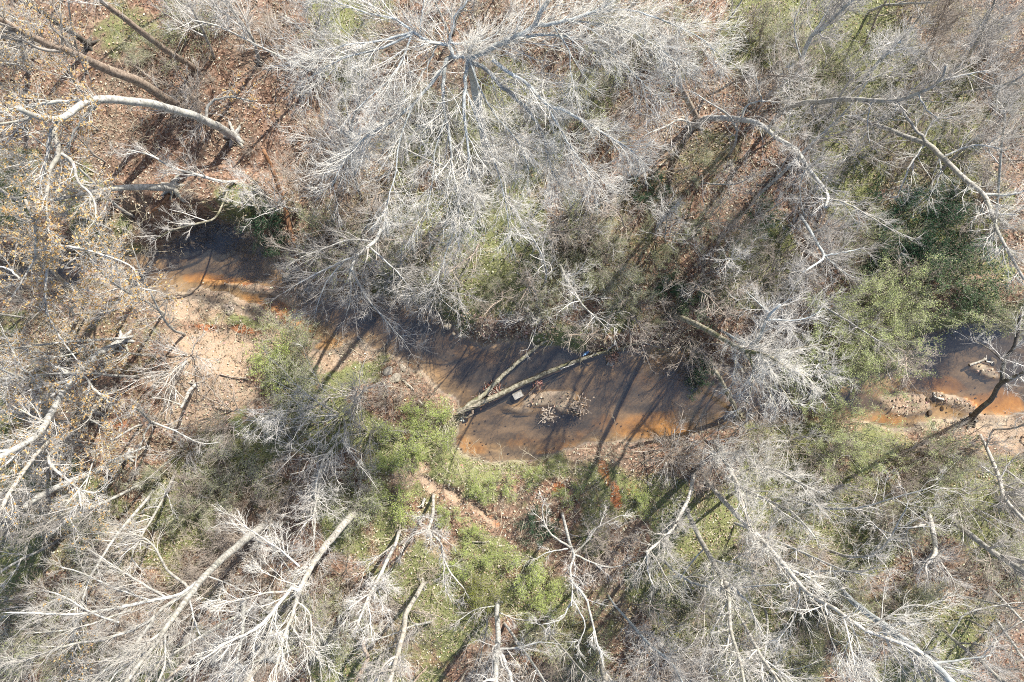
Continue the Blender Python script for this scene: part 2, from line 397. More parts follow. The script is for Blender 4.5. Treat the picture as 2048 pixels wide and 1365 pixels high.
up_ = up_ + smooth(0.05, 0.75, SD) * (1.2 * blobs(gpx, gpy, [(430, 395, 150, 52, 0, 1)], .25, 47) + 1.1 * blobs(gpx, gpy, [(1960, 590, 160, 50, -8, 1)], .25, 48))   # cut banks, raised to throw shade on the water below
depth = 0.03 + 0.20 * smooth(0, 1.6, -SD) + (fbm(gx, gy, 1.6, 14) - 0.5) * 0.22 * smooth(0, 0.6, -SD)
depth = np.maximum(depth, 0.03)
POOL = blobs(gpx, gpy, [(425, 492, 110, 50, 0, 1.3), (870, 680, 60, 30, 10, .15), (1120, 720, 90, 22, -25, .22), (1390, 800, 60, 60, 0, .3), (1950, 672, 150, 32, -8, .9), (1180, 860, 60, 20, 0, .1)], 0.3, 33)  # deeper spots; extra depth darkens the left pool in place of bank shade
depth = depth + POOL
ripple = 0.0 * np.sin((gx * 0.8 + gy * 0.5) * 9 + 9 * fbm(gx, gy, 1.2, 15)) * smooth(0, 0.4, -SD)
bed = -0.5 - depth + ripple
bed = np.maximum(bed, -0.78 + m_bar + (fbm(gx, gy, 0.8, 19, 2) - 0.5) * 0.06)
GZ = np.where(SD > 0, up_, bed)
GZ = GZ + 0.03 * (fbm(gx, gy, 0.5, 22, 2) - 0.5) * smooth(0.1, 0.5, SD)

def lookup(arr, x, y):
    fx = np.interp(x, GX, np.arange(len(GX))); fy = np.interp(y, GY, np.arange(len(GY)))
    i = np.minimum(fx.astype(int), len(GX) - 2); j = np.minimum(fy.astype(int), len(GY) - 2); u = fx - i; v = fy - j
    return (arr[j, i] * (1 - u) + arr[j, i + 1] * u) * (1 - v) + (arr[j + 1, i] * (1 - u) + arr[j + 1, i + 1] * u) * v
def gz(x, y): return lookup(GZ, np.atleast_1d(np.asarray(x, float)), np.atleast_1d(np.asarray(y, float)))
def G(px, py, dz=0.0):
    p = W(px, py, 0); p = W(px, py, float(gz(p[0], p[1])[0])); p[2] += dz; return p

def ground_material():
    m, n, l, b = mat('forest_floor')
    co = n.new('ShaderNodeTexCoord').outputs['Object']
    at = n.new('ShaderNodeAttribute'); at.attribute_name = 'mask'
    sp = n.new('ShaderNodeSeparateColor'); l.new(at.outputs['Color'], sp.inputs[0])
    wet = n.new('ShaderNodeAttribute'); wet.attribute_name = 'wet'
    vo = n.new('ShaderNodeTexVoronoi'); vo.inputs['Scale'].default_value = 13; l.new(co, vo.inputs['Vector'])
    sv = n.new('ShaderNodeSeparateColor'); l.new(vo.outputs['Color'], sv.inputs[0])
    big = N_noise(n, l, 0.55, 4, co); mid = N_noise(n, l, 3.5, 5, co); fine = N_noise(n, l, 30, 4, co, 0.7)
    lit = N_ramp(n, l, sv.outputs[0], [(0.0, (0.10, 0.06, 0.042)), (0.35, (0.20, 0.12, 0.08)), (0.7, (0.29, 0.185, 0.13)), (1.0, (0.38, 0.27, 0.20))])
    tone = N_ramp(n, l, mid, [(0.3, (0.55, 0.52, 0.5)), (0.7, (1.1, 1.05, 1.0))])
    lit = N_mix(n, l, 1.0, lit, tone, 'MULTIPLY')
    lit = N_mix(n, l, N_ramp(n, l, big, [(0.45, (0, 0, 0)), (0.65, (0.5, 0.5, 0.5))]), lit, (0.19, 0.155, 0.115))
    grn = N_ramp(n, l, fine, [(0.3, (0.08, 0.095, 0.035)), (0.55, (0.18, 0.185, 0.075)), (0.75, (0.30, 0.27, 0.15))])
    snd = N_ramp(n, l, fine, [(0.3, (0.19, 0.135, 0.095)), (0.5, (0.30, 0.225, 0.16)), (0.7, (0.41, 0.33, 0.25))])
    snd = N_mix(n, l, N_ramp(n, l, mid, [(0.4, (0, 0, 0)), (0.7, (0.6, 0.6, 0.6))]), snd, (0.36, 0.235, 0.145))
    cly = N_ramp(n, l, mid, [(0.3, (0.24, 0.085, 0.035)), (0.7, (0.40, 0.17, 0.075))])
    def edge(sock, w=0.5, lo=0.35, hi=0.65):
        f = N_math(n, l, 'ADD', sock, N_math(n, l, 'MULTIPLY', N_math(n, l, 'SUBTRACT', N_math(n, l, 'MULTIPLY_ADD', mid, 0.6, N_math(n, l, 'MULTIPLY', fine, 0.4)), 0.5), w * 2))
        return N_ramp(n, l, f, [(lo, (0, 0, 0)), (hi, (1, 1, 1))])
    c = N_mix(n, l, edge(sp.outputs[2], 0.7), lit, grn)
    c = N_mix(n, l, edge(sp.outputs[0], 0.6), c, snd)
    c = N_mix(n, l, edge(sp.outputs[1], 0.6), c, cly)
    # creek bed: sorted sand, silt and dark leaf mould in long patches
    mp = n.new('ShaderNodeMapping'); mp.inputs['Rotation'].default_value = (0, 0, 0.35); mp.inputs['Scale'].default_value = (0.6, 1.4, 1); l.new(co, mp.inputs[0])
    bedn = N_noise(n, l, 0.9, 7, mp.outputs[0], 0.62)
    bedc = N_ramp(n, l, bedn, [(0.36, (0.075, 0.067, 0.06)), (0.47, (0.15, 0.125, 0.10)), (0.57, (0.30, 0.235, 0.165)), (0.72, (0.44, 0.35, 0.25))])
    spk = N_noise(n, l, 9, 4, co, 0.75)
    bedc = N_mix(n, l, N_ramp(n, l, spk, [(0.60, (0, 0, 0)), (0.68, (0.75, 0.75, 0.75))]), bedc, (0.07, 0.055, 0.045))
    wv = n.new('ShaderNodeTexWave'); wv.inputs['Scale'].default_value = 2.6; wv.inputs['Distortion'].default_value = 9; wv.inputs['Detail'].default_value = 3; l.new(mp.outputs[0], wv.inputs['Vector'])
    bedc = N_mix(n, l, 0.08, bedc, N_ramp(n, l, wv.outputs['Fac'], [(0.2, (0.15, 0.11, 0.08)), (0.8, (0.5, 0.37, 0.24))]))
    bedc = N_mix(n, l, N_math(n, l, 'MULTIPLY', edge(sp.outputs[1], 0.6, 0.3, 0.95), 0.8), bedc, N_ramp(n, l, mid, [(0.3, (0.31, 0.155, 0.05)), (0.7, (0.54, 0.31, 0.11))]))
    c = N_mix(n, l, wet.outputs['Fac'], c, bedc)
    l.new(c, b.inputs['Base Color'])
    h = N_math(n, l, 'ADD', N_math(n, l, 'MULTIPLY', vo.outputs['Distance'], 0.6), fine)
    h = N_math(n, l, 'MULTIPLY', h, N_math(n, l, 'MULTIPLY_ADD', wet.outputs['Fac'], -0.9, 1.0))   # the bed is smoothed by the water
    N_bump(n, l, b, h, 0.8, 0.035)
    b.inputs['Roughness'].default_value = 0.9
    return m

acc = Acc()
ny, nx = gx.shape
ii = np.arange(ny * nx).reshape(ny, nx)
quads = np.stack([ii[:-1, :-1], ii[:-1, 1:], ii[1:, 1:], ii[1:, :-1]], -1).reshape(-1, 4)
acc.add(np.stack([gx, gy, GZ], -1).reshape(-1, 3), quads)
M['ground'] = ground_material()
go = acc.obj('forest_floor', M['ground']); tag(go, kind='structure')
at = go.data.attributes.new('mask', 'FLOAT_COLOR', 'POINT')
mk = np.ones((ny * nx, 4), np.float32); mk[:, 0] = m_sand.ravel(); mk[:, 1] = m_clay.ravel(); mk[:, 2] = m_green.ravel()
at.data.foreach_set('color', mk.ravel())
at = go.data.attributes.new('wet', 'FLOAT', 'POINT')
at.data.foreach_set('value', smooth(-0.415, -0.50, GZ + (fbm(gx, gy, 0.4, 77) - 0.5) * 0.05).ravel().astype(np.float32))

def water_material():
    m, n, l, b = mat('creek_water')
    n.remove(b)
    co = n.new('ShaderNodeTexCoord').outputs['Object']
    d = n.new('ShaderNodeAttribute'); d.attribute_name = 'depth'
    tint = N_ramp(n, l, d.outputs['Fac'], [(0.0, (0.95, 0.92, 0.88)), (0.05, (0.88, 0.78, 0.63)), (0.16, (0.70, 0.63, 0.545)), (0.40, (0.49, 0.445, 0.39)), (1.0, (0.16, 0.145, 0.13))])
    tr = n.new('ShaderNodeBsdfTransparent'); l.new(tint, tr.inputs['Color'])
    # fine suspended silt; its grey also stands in for sky sheen
    di = n.new('ShaderNodeBsdfDiffuse'); di.inputs['Color'].default_value = (0.115, 0.117, 0.112, 1)
    m0 = n.new('ShaderNodeMixShader'); l.new(N_ramp(n, l, d.outputs['Fac'], [(0.0, (0, 0, 0)), (0.2, (0.14, 0.14, 0.14)), (1.0, (0.4, 0.4, 0.4))]), m0.inputs[0])
    l.new(tr.outputs[0], m0.inputs[1]); l.new(di.outputs[0], m0.inputs[2])
    gl = n.new('ShaderNodeBsdfGlossy'); gl.inputs['Roughness'].default_value = 0.07
    lw_ = n.new('ShaderNodeLayerWeight'); lw_.inputs['Blend'].default_value = 0.5
    frs = N_math(n, l, 'MULTIPLY_ADD', N_math(n, l, 'POWER', lw_.outputs['Facing'], 5.0), 0.9, 0.085)
    bp = n.new('ShaderNodeBump'); bp.inputs['Strength'].default_value = 0.4; bp.inputs['Distance'].default_value = 0.03
    l.new(N_noise(n, l, 5, 3, co), bp.inputs['Height'])
    for s in (gl, lw_): l.new(bp.outputs[0], s.inputs['Normal'])
    mx = n.new('ShaderNodeMixShader'); l.new(frs, mx.inputs[0]); l.new(m0.outputs[0], mx.inputs[1]); l.new(gl.outputs[0], mx.inputs[2])
    l.new(mx.outputs[0], n['Material Output'].inputs['Surface'])
    return m
keep = (GZ < WATER_Z + 0.06) & (SD < 0.6) & (np.abs(gx) < 40) & (np.abs(gy) < 16)
kq = quads[keep.ravel()[quads].any(1)]
used, inv = np.unique(kq.ravel(), return_inverse=True)
acc = Acc()
vv = np.stack([gx.ravel()[used], gy.ravel()[used], np.full(len(used), WATER_Z)], -1)
acc.add(vv, inv.reshape(-1, 4))
wo = acc.obj('creek_water', water_material()); tag(wo, kind='structure')
at = wo.data.attributes.new('depth', 'FLOAT', 'POINT')
at.data.foreach_set('value', np.clip(WATER_Z - GZ.ravel()[used], 0, 1).astype(np.float32))

# ------------------------------------------------------------------ leaf litter, ground cover, dead stems (nobody could count these)
def scatter(n, fn, rg=rng, hx=23.0, hy=16.0):
    x = (rg.random(n) * 2 - 1) * hx; y = (rg.random(n) * 2 - 1) * hy
    k = rg.random(n) < fn(x, y)
    x = x[k]; y = y[k]; return x, y, gz(x, y)
PAL = np.array([(0.30, 0.18, 0.115), (0.37, 0.26, 0.18), (0.23, 0.145, 0.095), (0.44, 0.33, 0.235), (0.18, 0.12, 0.085), (0.35, 0.21, 0.13), (0.52, 0.42, 0.31), (0.28, 0.20, 0.14)])
def dens_litter(x, y):
    s = lookup(m_sand, x, y); d = lookup(SD, x, y); z = gz(x, y)
    k = np.clip(0.1 + 1.5 * (fbm(x, y, 1.6, 51) - 0.15), 0.15, 1) * (1 - 0.45 * s) * (1 - 0.3 * lookup(m_green, x, y)) * (1 - 0.7 * lookup(m_clay, x, y))
    return np.where(z > WATER_Z + 0.02, k, 0.02)
x, y, z = scatter(190000, dens_litter)
c = PAL[rng.integers(0, len(PAL), len(x))] * (0.7 + 0.6 * rng.random((len(x), 1)))
redz = blobs(x * PPM + 1024, 682.5 - y * PPM, [(430, 250, 280, 260, 0, 1), (200, 100, 260, 150, 0, .8), (1350, 250, 100, 160, 0, .8), (1950, 60, 150, 80, 0, .6)], .4, 58)[:, None]
c = c * (redz * np.array([1.0, 1.08, 1.08]) + (1 - redz) * np.array([1.0, 1.19, 1.17]))
pale = (rng.random(len(x)) < 0.10)[:, None]; c = np.where(pale, np.array([0.52, 0.45, 0.37]), c)
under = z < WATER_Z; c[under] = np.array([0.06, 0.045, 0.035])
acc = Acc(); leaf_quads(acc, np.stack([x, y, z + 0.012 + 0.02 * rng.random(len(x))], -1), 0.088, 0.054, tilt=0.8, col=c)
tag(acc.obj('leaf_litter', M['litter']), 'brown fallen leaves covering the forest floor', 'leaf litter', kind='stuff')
# drift of pale leaves on the inner bank and on the bars
x, y, z = scatter(60000, lambda x, y: np.maximum(blobs(x * PPM + 1024, 682.5 - y * PPM, [(965, 655, 75, 26, 16, 1), (905, 640, 26, 18, 0, 1), (1090, 670, 70, 16, -5, .6), (1270, 690, 60, 12, -5, .5), (520, 630, 60, 16, 20, .5), (1000, 930, 100, 14, 0, .5), (560, 580, 30, 16, 20, .5), (1850, 815, 90, 34, 6, .6), (1985, 745, 44, 24, 0, .6), (1090, 812, 60, 16, 0, .35), (440, 760, 120, 70, -30, .3)], .3, 55), 0) * (gz(x, y) > WATER_Z))
c = np.array([0.45, 0.33, 0.245]) * (0.45 + 0.85 * rng.random((len(x), 1))) * (1 + 0.08 * rng.normal(size=(len(x), 3)))
acc = Acc(); leaf_quads(acc, np.stack([x, y, z + 0.02 + 0.05 * rng.random(len(x))], -1), 0.11, 0.07, tilt=1.1, col=np.clip(c, 0, 1))
tag(acc.obj('leaf_drift', M['litter']), 'pale tan dry leaves heaped along the creek edge', 'leaf drift', kind='stuff')
# low green cover
def dens_green(x, y): return np.clip(lookup(m_green, x, y) * 1.2 - 0.35 + 0.9 * (fbm(x, y, 0.8, 61) - 0.45), 0, 1) * (lookup(SD, x, y) > 0.15)
x, y, z = scatter(170000, dens_green)
hgt = 0.03 + 0.36 * rng.random(len(x)) ** 2
g = np.array([0.24, 0.27, 0.11]) * (0.45 + 0.95 * rng.random((len(x), 1))); dry = rng.random(len(x)) < 0.35 + 0.4 * (fbm(x, y, 1.4, 63) - .5); g[dry] = np.array([0.36, 0.30, 0.19]) * (0.5 + 0.8 * rng.random((dry.sum(), 1)))
acc = Acc(); leaf_quads(acc, np.stack([x, y, z + hgt], -1), 0.095, 0.022, tilt=2.4, col=g)
tag(acc.obj('ground_cover', M['litter']), 'low green weeds and honeysuckle in patches on the floor', 'ground cover', kind='stuff')
# thin dead stems and briars
def dens_stem(x, y):
    px = x * PPM + 1024; py = 682.5 - y * PPM
    openq = blobs(px, py, [(500, 280, 110, 120, 0, .75), (440, 740, 130, 90, -30, .8), (900, 1010, 130, 60, 30, .4), (965, 655, 95, 34, 14, 1), (1085, 805, 90, 40, 0, 1), (1850, 800, 120, 50, 0, .8), (700, 1330, 60, 40, 0, .3)], .3, 66)
    return np.clip(0.25 + 1.1 * (fbm(x, y, 2.2, 71) - 0.25), 0.1, 1) * (1 - openq) * (lookup(SD, x, y) > 0.1) * (1 - 0.5 * lookup(m_sand, x, y))
x, y, z = scatter(24000, dens_stem)
xb, yb, zb = scatter(60000, lambda x, y: (np.abs(lookup(SD, x, y) - 0.35) < 0.4) * np.clip(0.1 + 1.5 * (fbm(x, y, 1.5, 73) - 0.3), 0, 1) * (1 - 0.85 * lookup(m_sand, x, y)) * (np.hypot((x * PPM + 1024 - 965) / 100, (682.5 - y * PPM - 658) / 38) > 1) * (np.hypot((x * PPM + 1024 - 1240) / 95, (682.5 - y * PPM - 692) / 30) > 1))
x = np.concatenate([x, xb]); y = np.concatenate([y, yb]); z = np.concatenate([z, zb])
n = len(x); a = rng.random(n) * 2 * math.pi; lean = 0.3 + 1.2 * rng.random(n)
L = 0.35 + 1.2 * rng.random(n) ** 1.5
P = np.empty((n, 5, 3)); P[:, 0] = np.stack([x, y, z - 0.02], -1)
d = norm(np.stack([np.cos(a) * lean, np.sin(a) * lean, np.ones(n)], -1))
for s in range(1, 5):
    P[:, s] = P[:, s - 1] + d * (L / 4)[:, None]
    d = norm(d + rng.normal(size=(n, 3)) * 0.22 + np.array([0, 0, -0.16]))
R = (0.006 + 0.005 * rng.random(n))[:, None] * np.linspace(1, 0.4, 5)[None]
cs = np.array([0.40, 0.35, 0.255]) * (0.55 + 0.9 * rng.random((n, 1)))
acc = Acc(); tubes(acc, P, R, 3, col=cs)
Q, RQ = spawn(P, R, 5, 0.25, 1, (25, 65), (0.15, 0.6), 3, 0.8, 0.0045, 0.05, 0.35)
tubes(acc, Q, RQ, 3, col=np.repeat(cs, 5, axis=0))
tag(acc.obj('dead_undergrowth', M['stems']), 'tangle of thin dead stems and briars over the forest floor', 'undergrowth', kind='stuff')

# ------------------------------------------------------------------ trees drawn limb by limb
def radial_z(pts, zmax):
    p = np.asarray(pts, float) - np.array([1024, 682.5]); b = p[0]
    t = (p @ b) / np.maximum((p * p).sum(1), 1)
    z = np.clip(CAM_H * (1 - t), 0, zmax)
    L = np.concatenate([[0], np.cumsum(np.linalg.norm(np.diff(p, axis=0), axis=1))]) / PPM
    for i in range(1, len(z)): z[i] = min(max(z[i], z[i - 1] + 0.22 * (L[i] - L[i - 1])), zmax + 2.5)
    return z

def tree(name, label, cat, pts, w, zs=None, zmax=13, limbs=(), bm='pale', tm='twig', den=5.0, L=1.5, n2=7, n3=5, auto=5, t0=0.35, leaves=0, lmat='ochre', base_dz=-0.1, seed=0, group=None, ang=(25, 55), up=0.12, rt=0.0029):
    """pts: picture positions of the trunk from its foot up; w: width there in photograph pixels (foot, top)"""
    rg = np.random.default_rng(seed + 100 + len(label) * 7)
    b0 = W(*pts[0]); g0 = float(gz(b0[0], b0[1])[0])
    z = radial_z(pts, zmax) if zs is None else np.interp(np.linspace(0, 1, len(pts)), np.linspace(0, 1, len(zs)), zs)
    z = z + g0 * np.linspace(1, 0, len(pts)); z[0] = g0 + base_dz
    pw = np.array([W(p[0], p[1], zz) for p, zz in zip(pts, z)])
    org = pw[0].copy()
    root = empty(name, org, label, cat, group)
    n = max(12, 4 * len(pts))
    C = spline(pw, n)
    wid = np.interp(np.linspace(0, 1, n), np.linspace(0, 1, len(w)), w)
    R = 0.84 * wid / 2 / PPM * (CAM_H - C[:, 2]) / CAM_H
    wob = np.cumsum(rg.normal(size=(n, 3)), 0) * R[:, None] * 0.10; wob -= np.linspace(0, 1, n)[:, None] * wob[-1] ; C += wob - wob[0]
    if bm != 'none': R[0] *= 1.35; R[1] *= 1.08
    a = Acc(); tubes(a, C[None], R[None], 9, pinch=False, cap=True, rg=rg, lump=0.02)
    a.obj('trunk', M[bm], root, origin=org)
    if w[0] >= 8 and base_dz > -0.5 and name != 'fallen_log':
        nr = 6; ra = rg.random() * 6 + np.arange(nr) * 6.283 / nr + rg.normal(size=nr) * .25
        Pr = np.empty((nr, 5, 3)); lr = R[0] * (2.2 + 1.6 * rg.random(nr)); r0 = R[0]
        for s_, (q_, zq_) in enumerate(((.1, r0 * 1.3), (.75, r0 * .55), (1.3, .03), (2.0, -.01), (2.8, -.10))):
            xx = org[0] + np.cos(ra) * (r0 * q_ if s_ < 3 else lr * q_ / 2.8); yy = org[1] + np.sin(ra) * (r0 * q_ if s_ < 3 else lr * q_ / 2.8)
            Pr[:, s_] = np.stack([xx, yy, gz(xx, yy) + zq_], -1)
        a = Acc(); tubes(a, Pr, r0 * (.42 + .15 * rg.random(nr))[:, None] * np.array([.5, .9, .8, .55, .25])[None], 6, rg=rg, lump=.06)
        a.obj('root_flare', M[bm], root, origin=org)
    lines = [(np.asarray(pts, float), z, C, R)]
    LP = [C[None]]; LR = [R[None]]
    par = []
    for lb in limbs:
        lp, lw = np.asarray(lb[0], float), lb[1]; rise = lb[2] if len(lb) > 2 else 0.3
        best = None
        for q, zq, _, _ in lines:
            for k in range(len(q) - 1):
                e = q[k + 1] - q[k]; t = np.clip(((lp[0] - q[k]) @ e) / max(e @ e, 1e-6), 0, 1)
                dd = np.linalg.norm(lp[0] - q[k] - t * e)
                if best is None or dd < best[0]: best = (dd, zq[k] * (1 - t) + zq[k + 1] * t)
        zl = [best[1]]
        for k in range(1, len(lp)):
            sc = (CAM_H - zl[-1]) / CAM_H / PPM
            zl.append(min(max(zl[-1] + rise * np.linalg.norm(lp[k] - lp[k - 1]) * sc, 0.3), 19.5))
        zl = np.array(zl)
        Pw = np.array([W(p[0], p[1], zz) for p, zz in zip(lp, zl)])
        nn = max(12, 3 * len(lp))
        Cl = spline(Pw, nn); wl_ = np.interp(np.linspace(0, 1, nn), np.linspace(0, 1, len(lw)), lw)
        Rl = (0.66 if name == 'bare_tree' and len(limbs) > 15 else 0.76) * wl_ / 2 / PPM * (CAM_H - Cl[:, 2]) / CAM_H
        Cl[1:] += rg.normal(size=(nn - 1, 3)) * np.maximum(Rl[1:, None] * 0.3, 0.008)
        a = Acc(); tubes(a, Cl[None], Rl[None], 7, pinch=True, rg=rg, lump=0.02)
        a.obj('branch', M[bm], root, origin=org)
        lines.append((lp, zl, Cl, Rl)); par.append((Cl, Rl))
    a = Acc(); lf = Acc() if leaves else None
    P = []; Rr = []
    for Cl, Rl in par:
        k = np.linspace(0, len(Cl) - 1, 12).round().astype(int); P.append(Cl[k]); Rr.append(Rl[k])
    if auto:
        A, RA = spawn(C[None], R[None], auto, t0, 1.0, (25, 55), (L * 1.1, L * 2.4), 12, 0.6, 0.014, 0.25, 0.12, rg=rg)
        RA = np.minimum(RA, R[-1] * 1.1 + 0.006)
        tubes(a, A, RA, 5, rg=rg)
        P += list(A); Rr += list(RA)
    k = np.linspace(int(len(C) * t0), len(C) - 1, 12).round().astype(int)
    P.append(C[k]); Rr.append(R[k])
    twigs(a, np.array(P), np.array(Rr), den, L, n2, n3, 0.12, rg, up, ang, lf, leaves, rt)
    a.obj('crown', M[tm], root, kind='stuff', origin=org)
    if leaves: lf.obj('leaves', M[lmat], root, kind='stuff', origin=org, smooth_shade=False)
    return root

T = 'tree'
# --- far bank, upper left
tree('bare_tree', 'straight brown trunk rising from the leaf litter, upper of two parallel trunks', T, [(396, 140), (331, 100), (241, 31), (193, -5), (140, -45)], (13, 15, 12), bm='brown', auto=5, t0=.7, seed=1)
tree('bare_tree', 'long brown trunk parallel to and below another, ending beside the pale curved tree', T, [(372, 222), (289, 172), (207, 141), (145, 110), (100, 92), (40, 62), (-30, 25)], (20, 22, 12), bm='brown', auto=6, t0=.6, seed=2, leaves=500)
tree('bare_tree', 'pale curved tree arching over the leaf litter and forking into white limbs', T,
     [(474, 276), (413, 244), (348, 220), (293, 207), (227, 198), (172, 201), (120, 238), (69, 234), (40, 218)], (20, 18, 19, 11), zs=[0, 2.2, 4, 5.4, 6.8, 8, 9, 9.8, 10.5], tm='twigw',
     limbs=[([(120, 238), (106, 265), (120, 306), (103, 337), (93, 400), (96, 470)], (15, 13, 10, 5), .15), ([(120, 306), (145, 324), (158, 365), (186, 396), (193, 448)], (10, 4), .1),
            ([(103, 258), (96, 300), (90, 330), (80, 380), (72, 450)], (11, 4), -.1), ([(203, 201), (162, 244), (145, 275), (120, 330)], (10, 4), -.2), ([(172, 201), (96, 207), (40, 215), (-30, 235)], (12, 6), .2),
            ([(413, 244), (417, 210), (441, 196), (475, 196), (510, 205)], (9, 4), .25), ([(69, 234), (30, 245), (-20, 250)], (9, 5), .3)], den=4, L=1.3, leaves=1800, auto=0, t0=.6, seed=3)
tree('bare_tree', 'short thick pale trunk lying low beside the dark pool, grey and tapering', T, [(350, 375), (310, 377), (258, 375), (190, 381), (110, 400)], (20, 15, 12, 7), zs=[0, 1.5, 3, 5, 6.5], bm='pale', auto=5, t0=.6, leaves=300, seed=4)
tree('sapling', 'slender arched grey sapling hanging over the litter above the short thick trunk', 'sapling', [(479, 363), (441, 362), (390, 348), (344, 334), (300, 310), (255, 300)], (6, 7, 5, 3), zs=[0, 1.5, 2.6, 3.4], auto=4, t0=.3, den=5, L=1.1, seed=5)
tree('broken_snag', 'rusty brown rotten snag leaning beside the dark pool', 'snag', [(600, 522), (582, 470), (565, 403), (547, 344), (527, 300)], (11, 12, 10, 9), zs=[0, .8, 1.6, 2.4], bm='rust', auto=0, den=0.4, L=.5, n2=2, n3=1, t0=.6, seed=6)
tree('sapling', 'dark dead sapling leaning across the bank next to the rusty snag', 'sapling', [(577, 452), (537, 443), (510, 413), (485, 372)], (5, 6, 5), zs=[0, .8, 1.5], bm='mossy', auto=2, den=4, L=.8, seed=7)
tree('sapling', 'thin grey crooked sapling leaning over the dark pool', 'sapling', [(455, 380), (448, 403), (430, 437), (396, 448), (344, 461), (310, 480)], (4, 5, 3), zs=[0, 1.5, 2.2], auto=3, den=4, L=.9, seed=8, bm='mossy')
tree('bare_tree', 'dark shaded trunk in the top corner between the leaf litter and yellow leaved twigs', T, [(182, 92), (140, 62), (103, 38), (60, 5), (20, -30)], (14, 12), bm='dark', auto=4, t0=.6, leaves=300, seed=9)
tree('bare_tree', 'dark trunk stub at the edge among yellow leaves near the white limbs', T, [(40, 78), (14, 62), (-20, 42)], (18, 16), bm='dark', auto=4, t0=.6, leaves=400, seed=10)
tree('bare_tree', 'white crooked tree with drooping limb above the pale arching tree', T, [(62, 145), (45, 95), (24, 65), (0, 34), (-40, -10)], (9, 9, 8), zs=[4, 6, 7.5, 9], base_dz=-4.0, bm='white', tm='twigw', auto=5, leaves=700, seed=11)
tree('bare_tree', 'grey tree with a spray of fine branches west of the fan shaped crown', T, [(520, 130), (505, 80), (470, 30), (440, -20)], (8, 9, 7), zmax=9, auto=7, den=5, L=1.6, seed=12)
tree('bare_tree', 'grey tree whose fine twigs spread over the top edge beside the green patch', T, [(430, 120), (405, 60), (380, 10), (360, -20)], (6, 7, 6), zmax=8, auto=6, den=5, L=1.4, seed=13)

# --- the great fan shaped crown at the top
tree('bare_tree', 'largest bare tree with fan shaped grey crown of long limbs over the far bank', T,
     [(975, 330), (965, 250), (950, 170), (938, 117)], (16, 17, 18, 18), zs=[0, 4.5, 8.5, 11], bm='blue', tm='twigw', auto=0, t0=.85, den=8.0, L=1.6, n2=9, n3=6, ang=(18, 45), up=.05, seed=20,
     limbs=[([(938, 117), (980, 96), (1045, 69), (1069, 48), (1083, 21), (1100, -10)], (18, 18, 14), .5),
            ([(1066, 52), (1128, 43), (1172, 29), (1217, 10), (1245, -10)], (13, 7), .3),
            ([(1052, 74), (1093, 69), (1128, 72), (1176, 83), (1217, 103), (1265, 145), (1300, 185)], (9, 3), .05),
            ([(1110, 56), (1138, 103), (1141, 145), (1155, 186)], (5, 3), -.1),
            ([(1128, 43), (1190, 45), (1250, 60), (1310, 90), (1360, 130)], (7, 3), .1),
            ([(1172, 29), (1250, 20), (1320, 40), (1390, 70), (1440, 110)], (7, 3), .1),
            ([(938, 122), (973, 141), (1000, 169), (1031, 196), (1059, 224), (1086, 272), (1100, 330), (1125, 380)], (15, 12, 9, 4), -.05),
            ([(985, 120), (1024, 148), (1059, 172), (1093, 207), (1138, 227), (1179, 248), (1221, 275), (1275, 310)], (12, 10, 4), -.02),
            ([(1093, 207), (1120, 260), (1160, 320), (1190, 370)], (6, 3), -.05),
            ([(935, 120), (930, 172), (928, 224), (935, 275), (938, 344), (950, 420)], (13, 9, 3), -.05),
            ([(930, 172), (955, 240), (985, 310), (1010, 400), (1020, 470)], (6, 3), -.1),
            ([(905, 112), (893, 116), (887, 155), (887, 207), (900, 275), (904, 344), (918, 413), (900, 480), (880, 540)], (14, 9, 6, 3), -.06),
            ([(890, 240), (870, 300), (865, 370), (850, 440)], (5, 3), -.05),
            ([(887, 138), (859, 172), (828, 207), (783, 244), (732, 275), (687, 327), (660, 380)], (11, 9, 4), -.05),
            ([(828, 207), (800, 280), (790, 350), (770, 420)], (6, 3), -.05),
            ([(930, 115), (905, 112), (897, 90), (866, 86), (835, 69), (825, 62)], (12, 10), .25),
            ([(828, 64), (766, 81), (680, 93), (620, 108)], (9, 3), .1), ([(826, 68), (749, 100), (680, 120), (610, 160)], (9, 3), .05),
            ([(826, 64), (790, 38), (735, 27), (680, 7), (640, -10)], (8, 4), .25), ([(873, 93), (856, 127), (835, 160), (818, 179), (790, 230)], (6, 3), 0),
            ([(897, 90), (904, 59), (911, 31), (931, 7), (935, -20)], (8, 5), .4), ([(901, 86), (935, 86), (976, 79), (1000, 60)], (7, 4), .2),
            ([(825, 60), (800, 130), (745, 190), (700, 230)], (7, 3), 0), ([(840, 66), (845, 20), (850, -15)], (5, 3), .4), ([(938, 117), (960, 180), (990, 230), (1040, 290), (1060, 350)], (7, 3), -.05)])
tree('bare_tree', 'slender grey understorey tree hanging below the big fan crown towards the creek', T, [(1000, 330), (985, 275), (993, 310), (1010, 361), (1014, 400), (1035, 430), (1050, 455)], (5, 6, 6, 4, 3), zs=[0, 5, 6.5, 7, 7.3], auto=6, t0=.4, den=6, L=1.2, seed=21)
tree('bare_tree', 'pale thin tree on the litter slope west of the big fan crown', T, [(725, 400), (711, 361), (702, 300), (700, 258), (718, 200), (725, 160)], (7, 7, 7, 4), zs=[0, 3, 5, 6], auto=8, t0=.3, den=6, L=1.4, seed=22)
tree('bare_tree', 'brown trunk beside the dark shaded strip east of the big fan crown', T, [(1396, 243), (1379, 207), (1355, 155), (1345, 110), (1330, 60)], (14, 14, 8), zs=[0, 3, 6, 8], bm='brown', auto=5, t0=.6, seed=23)
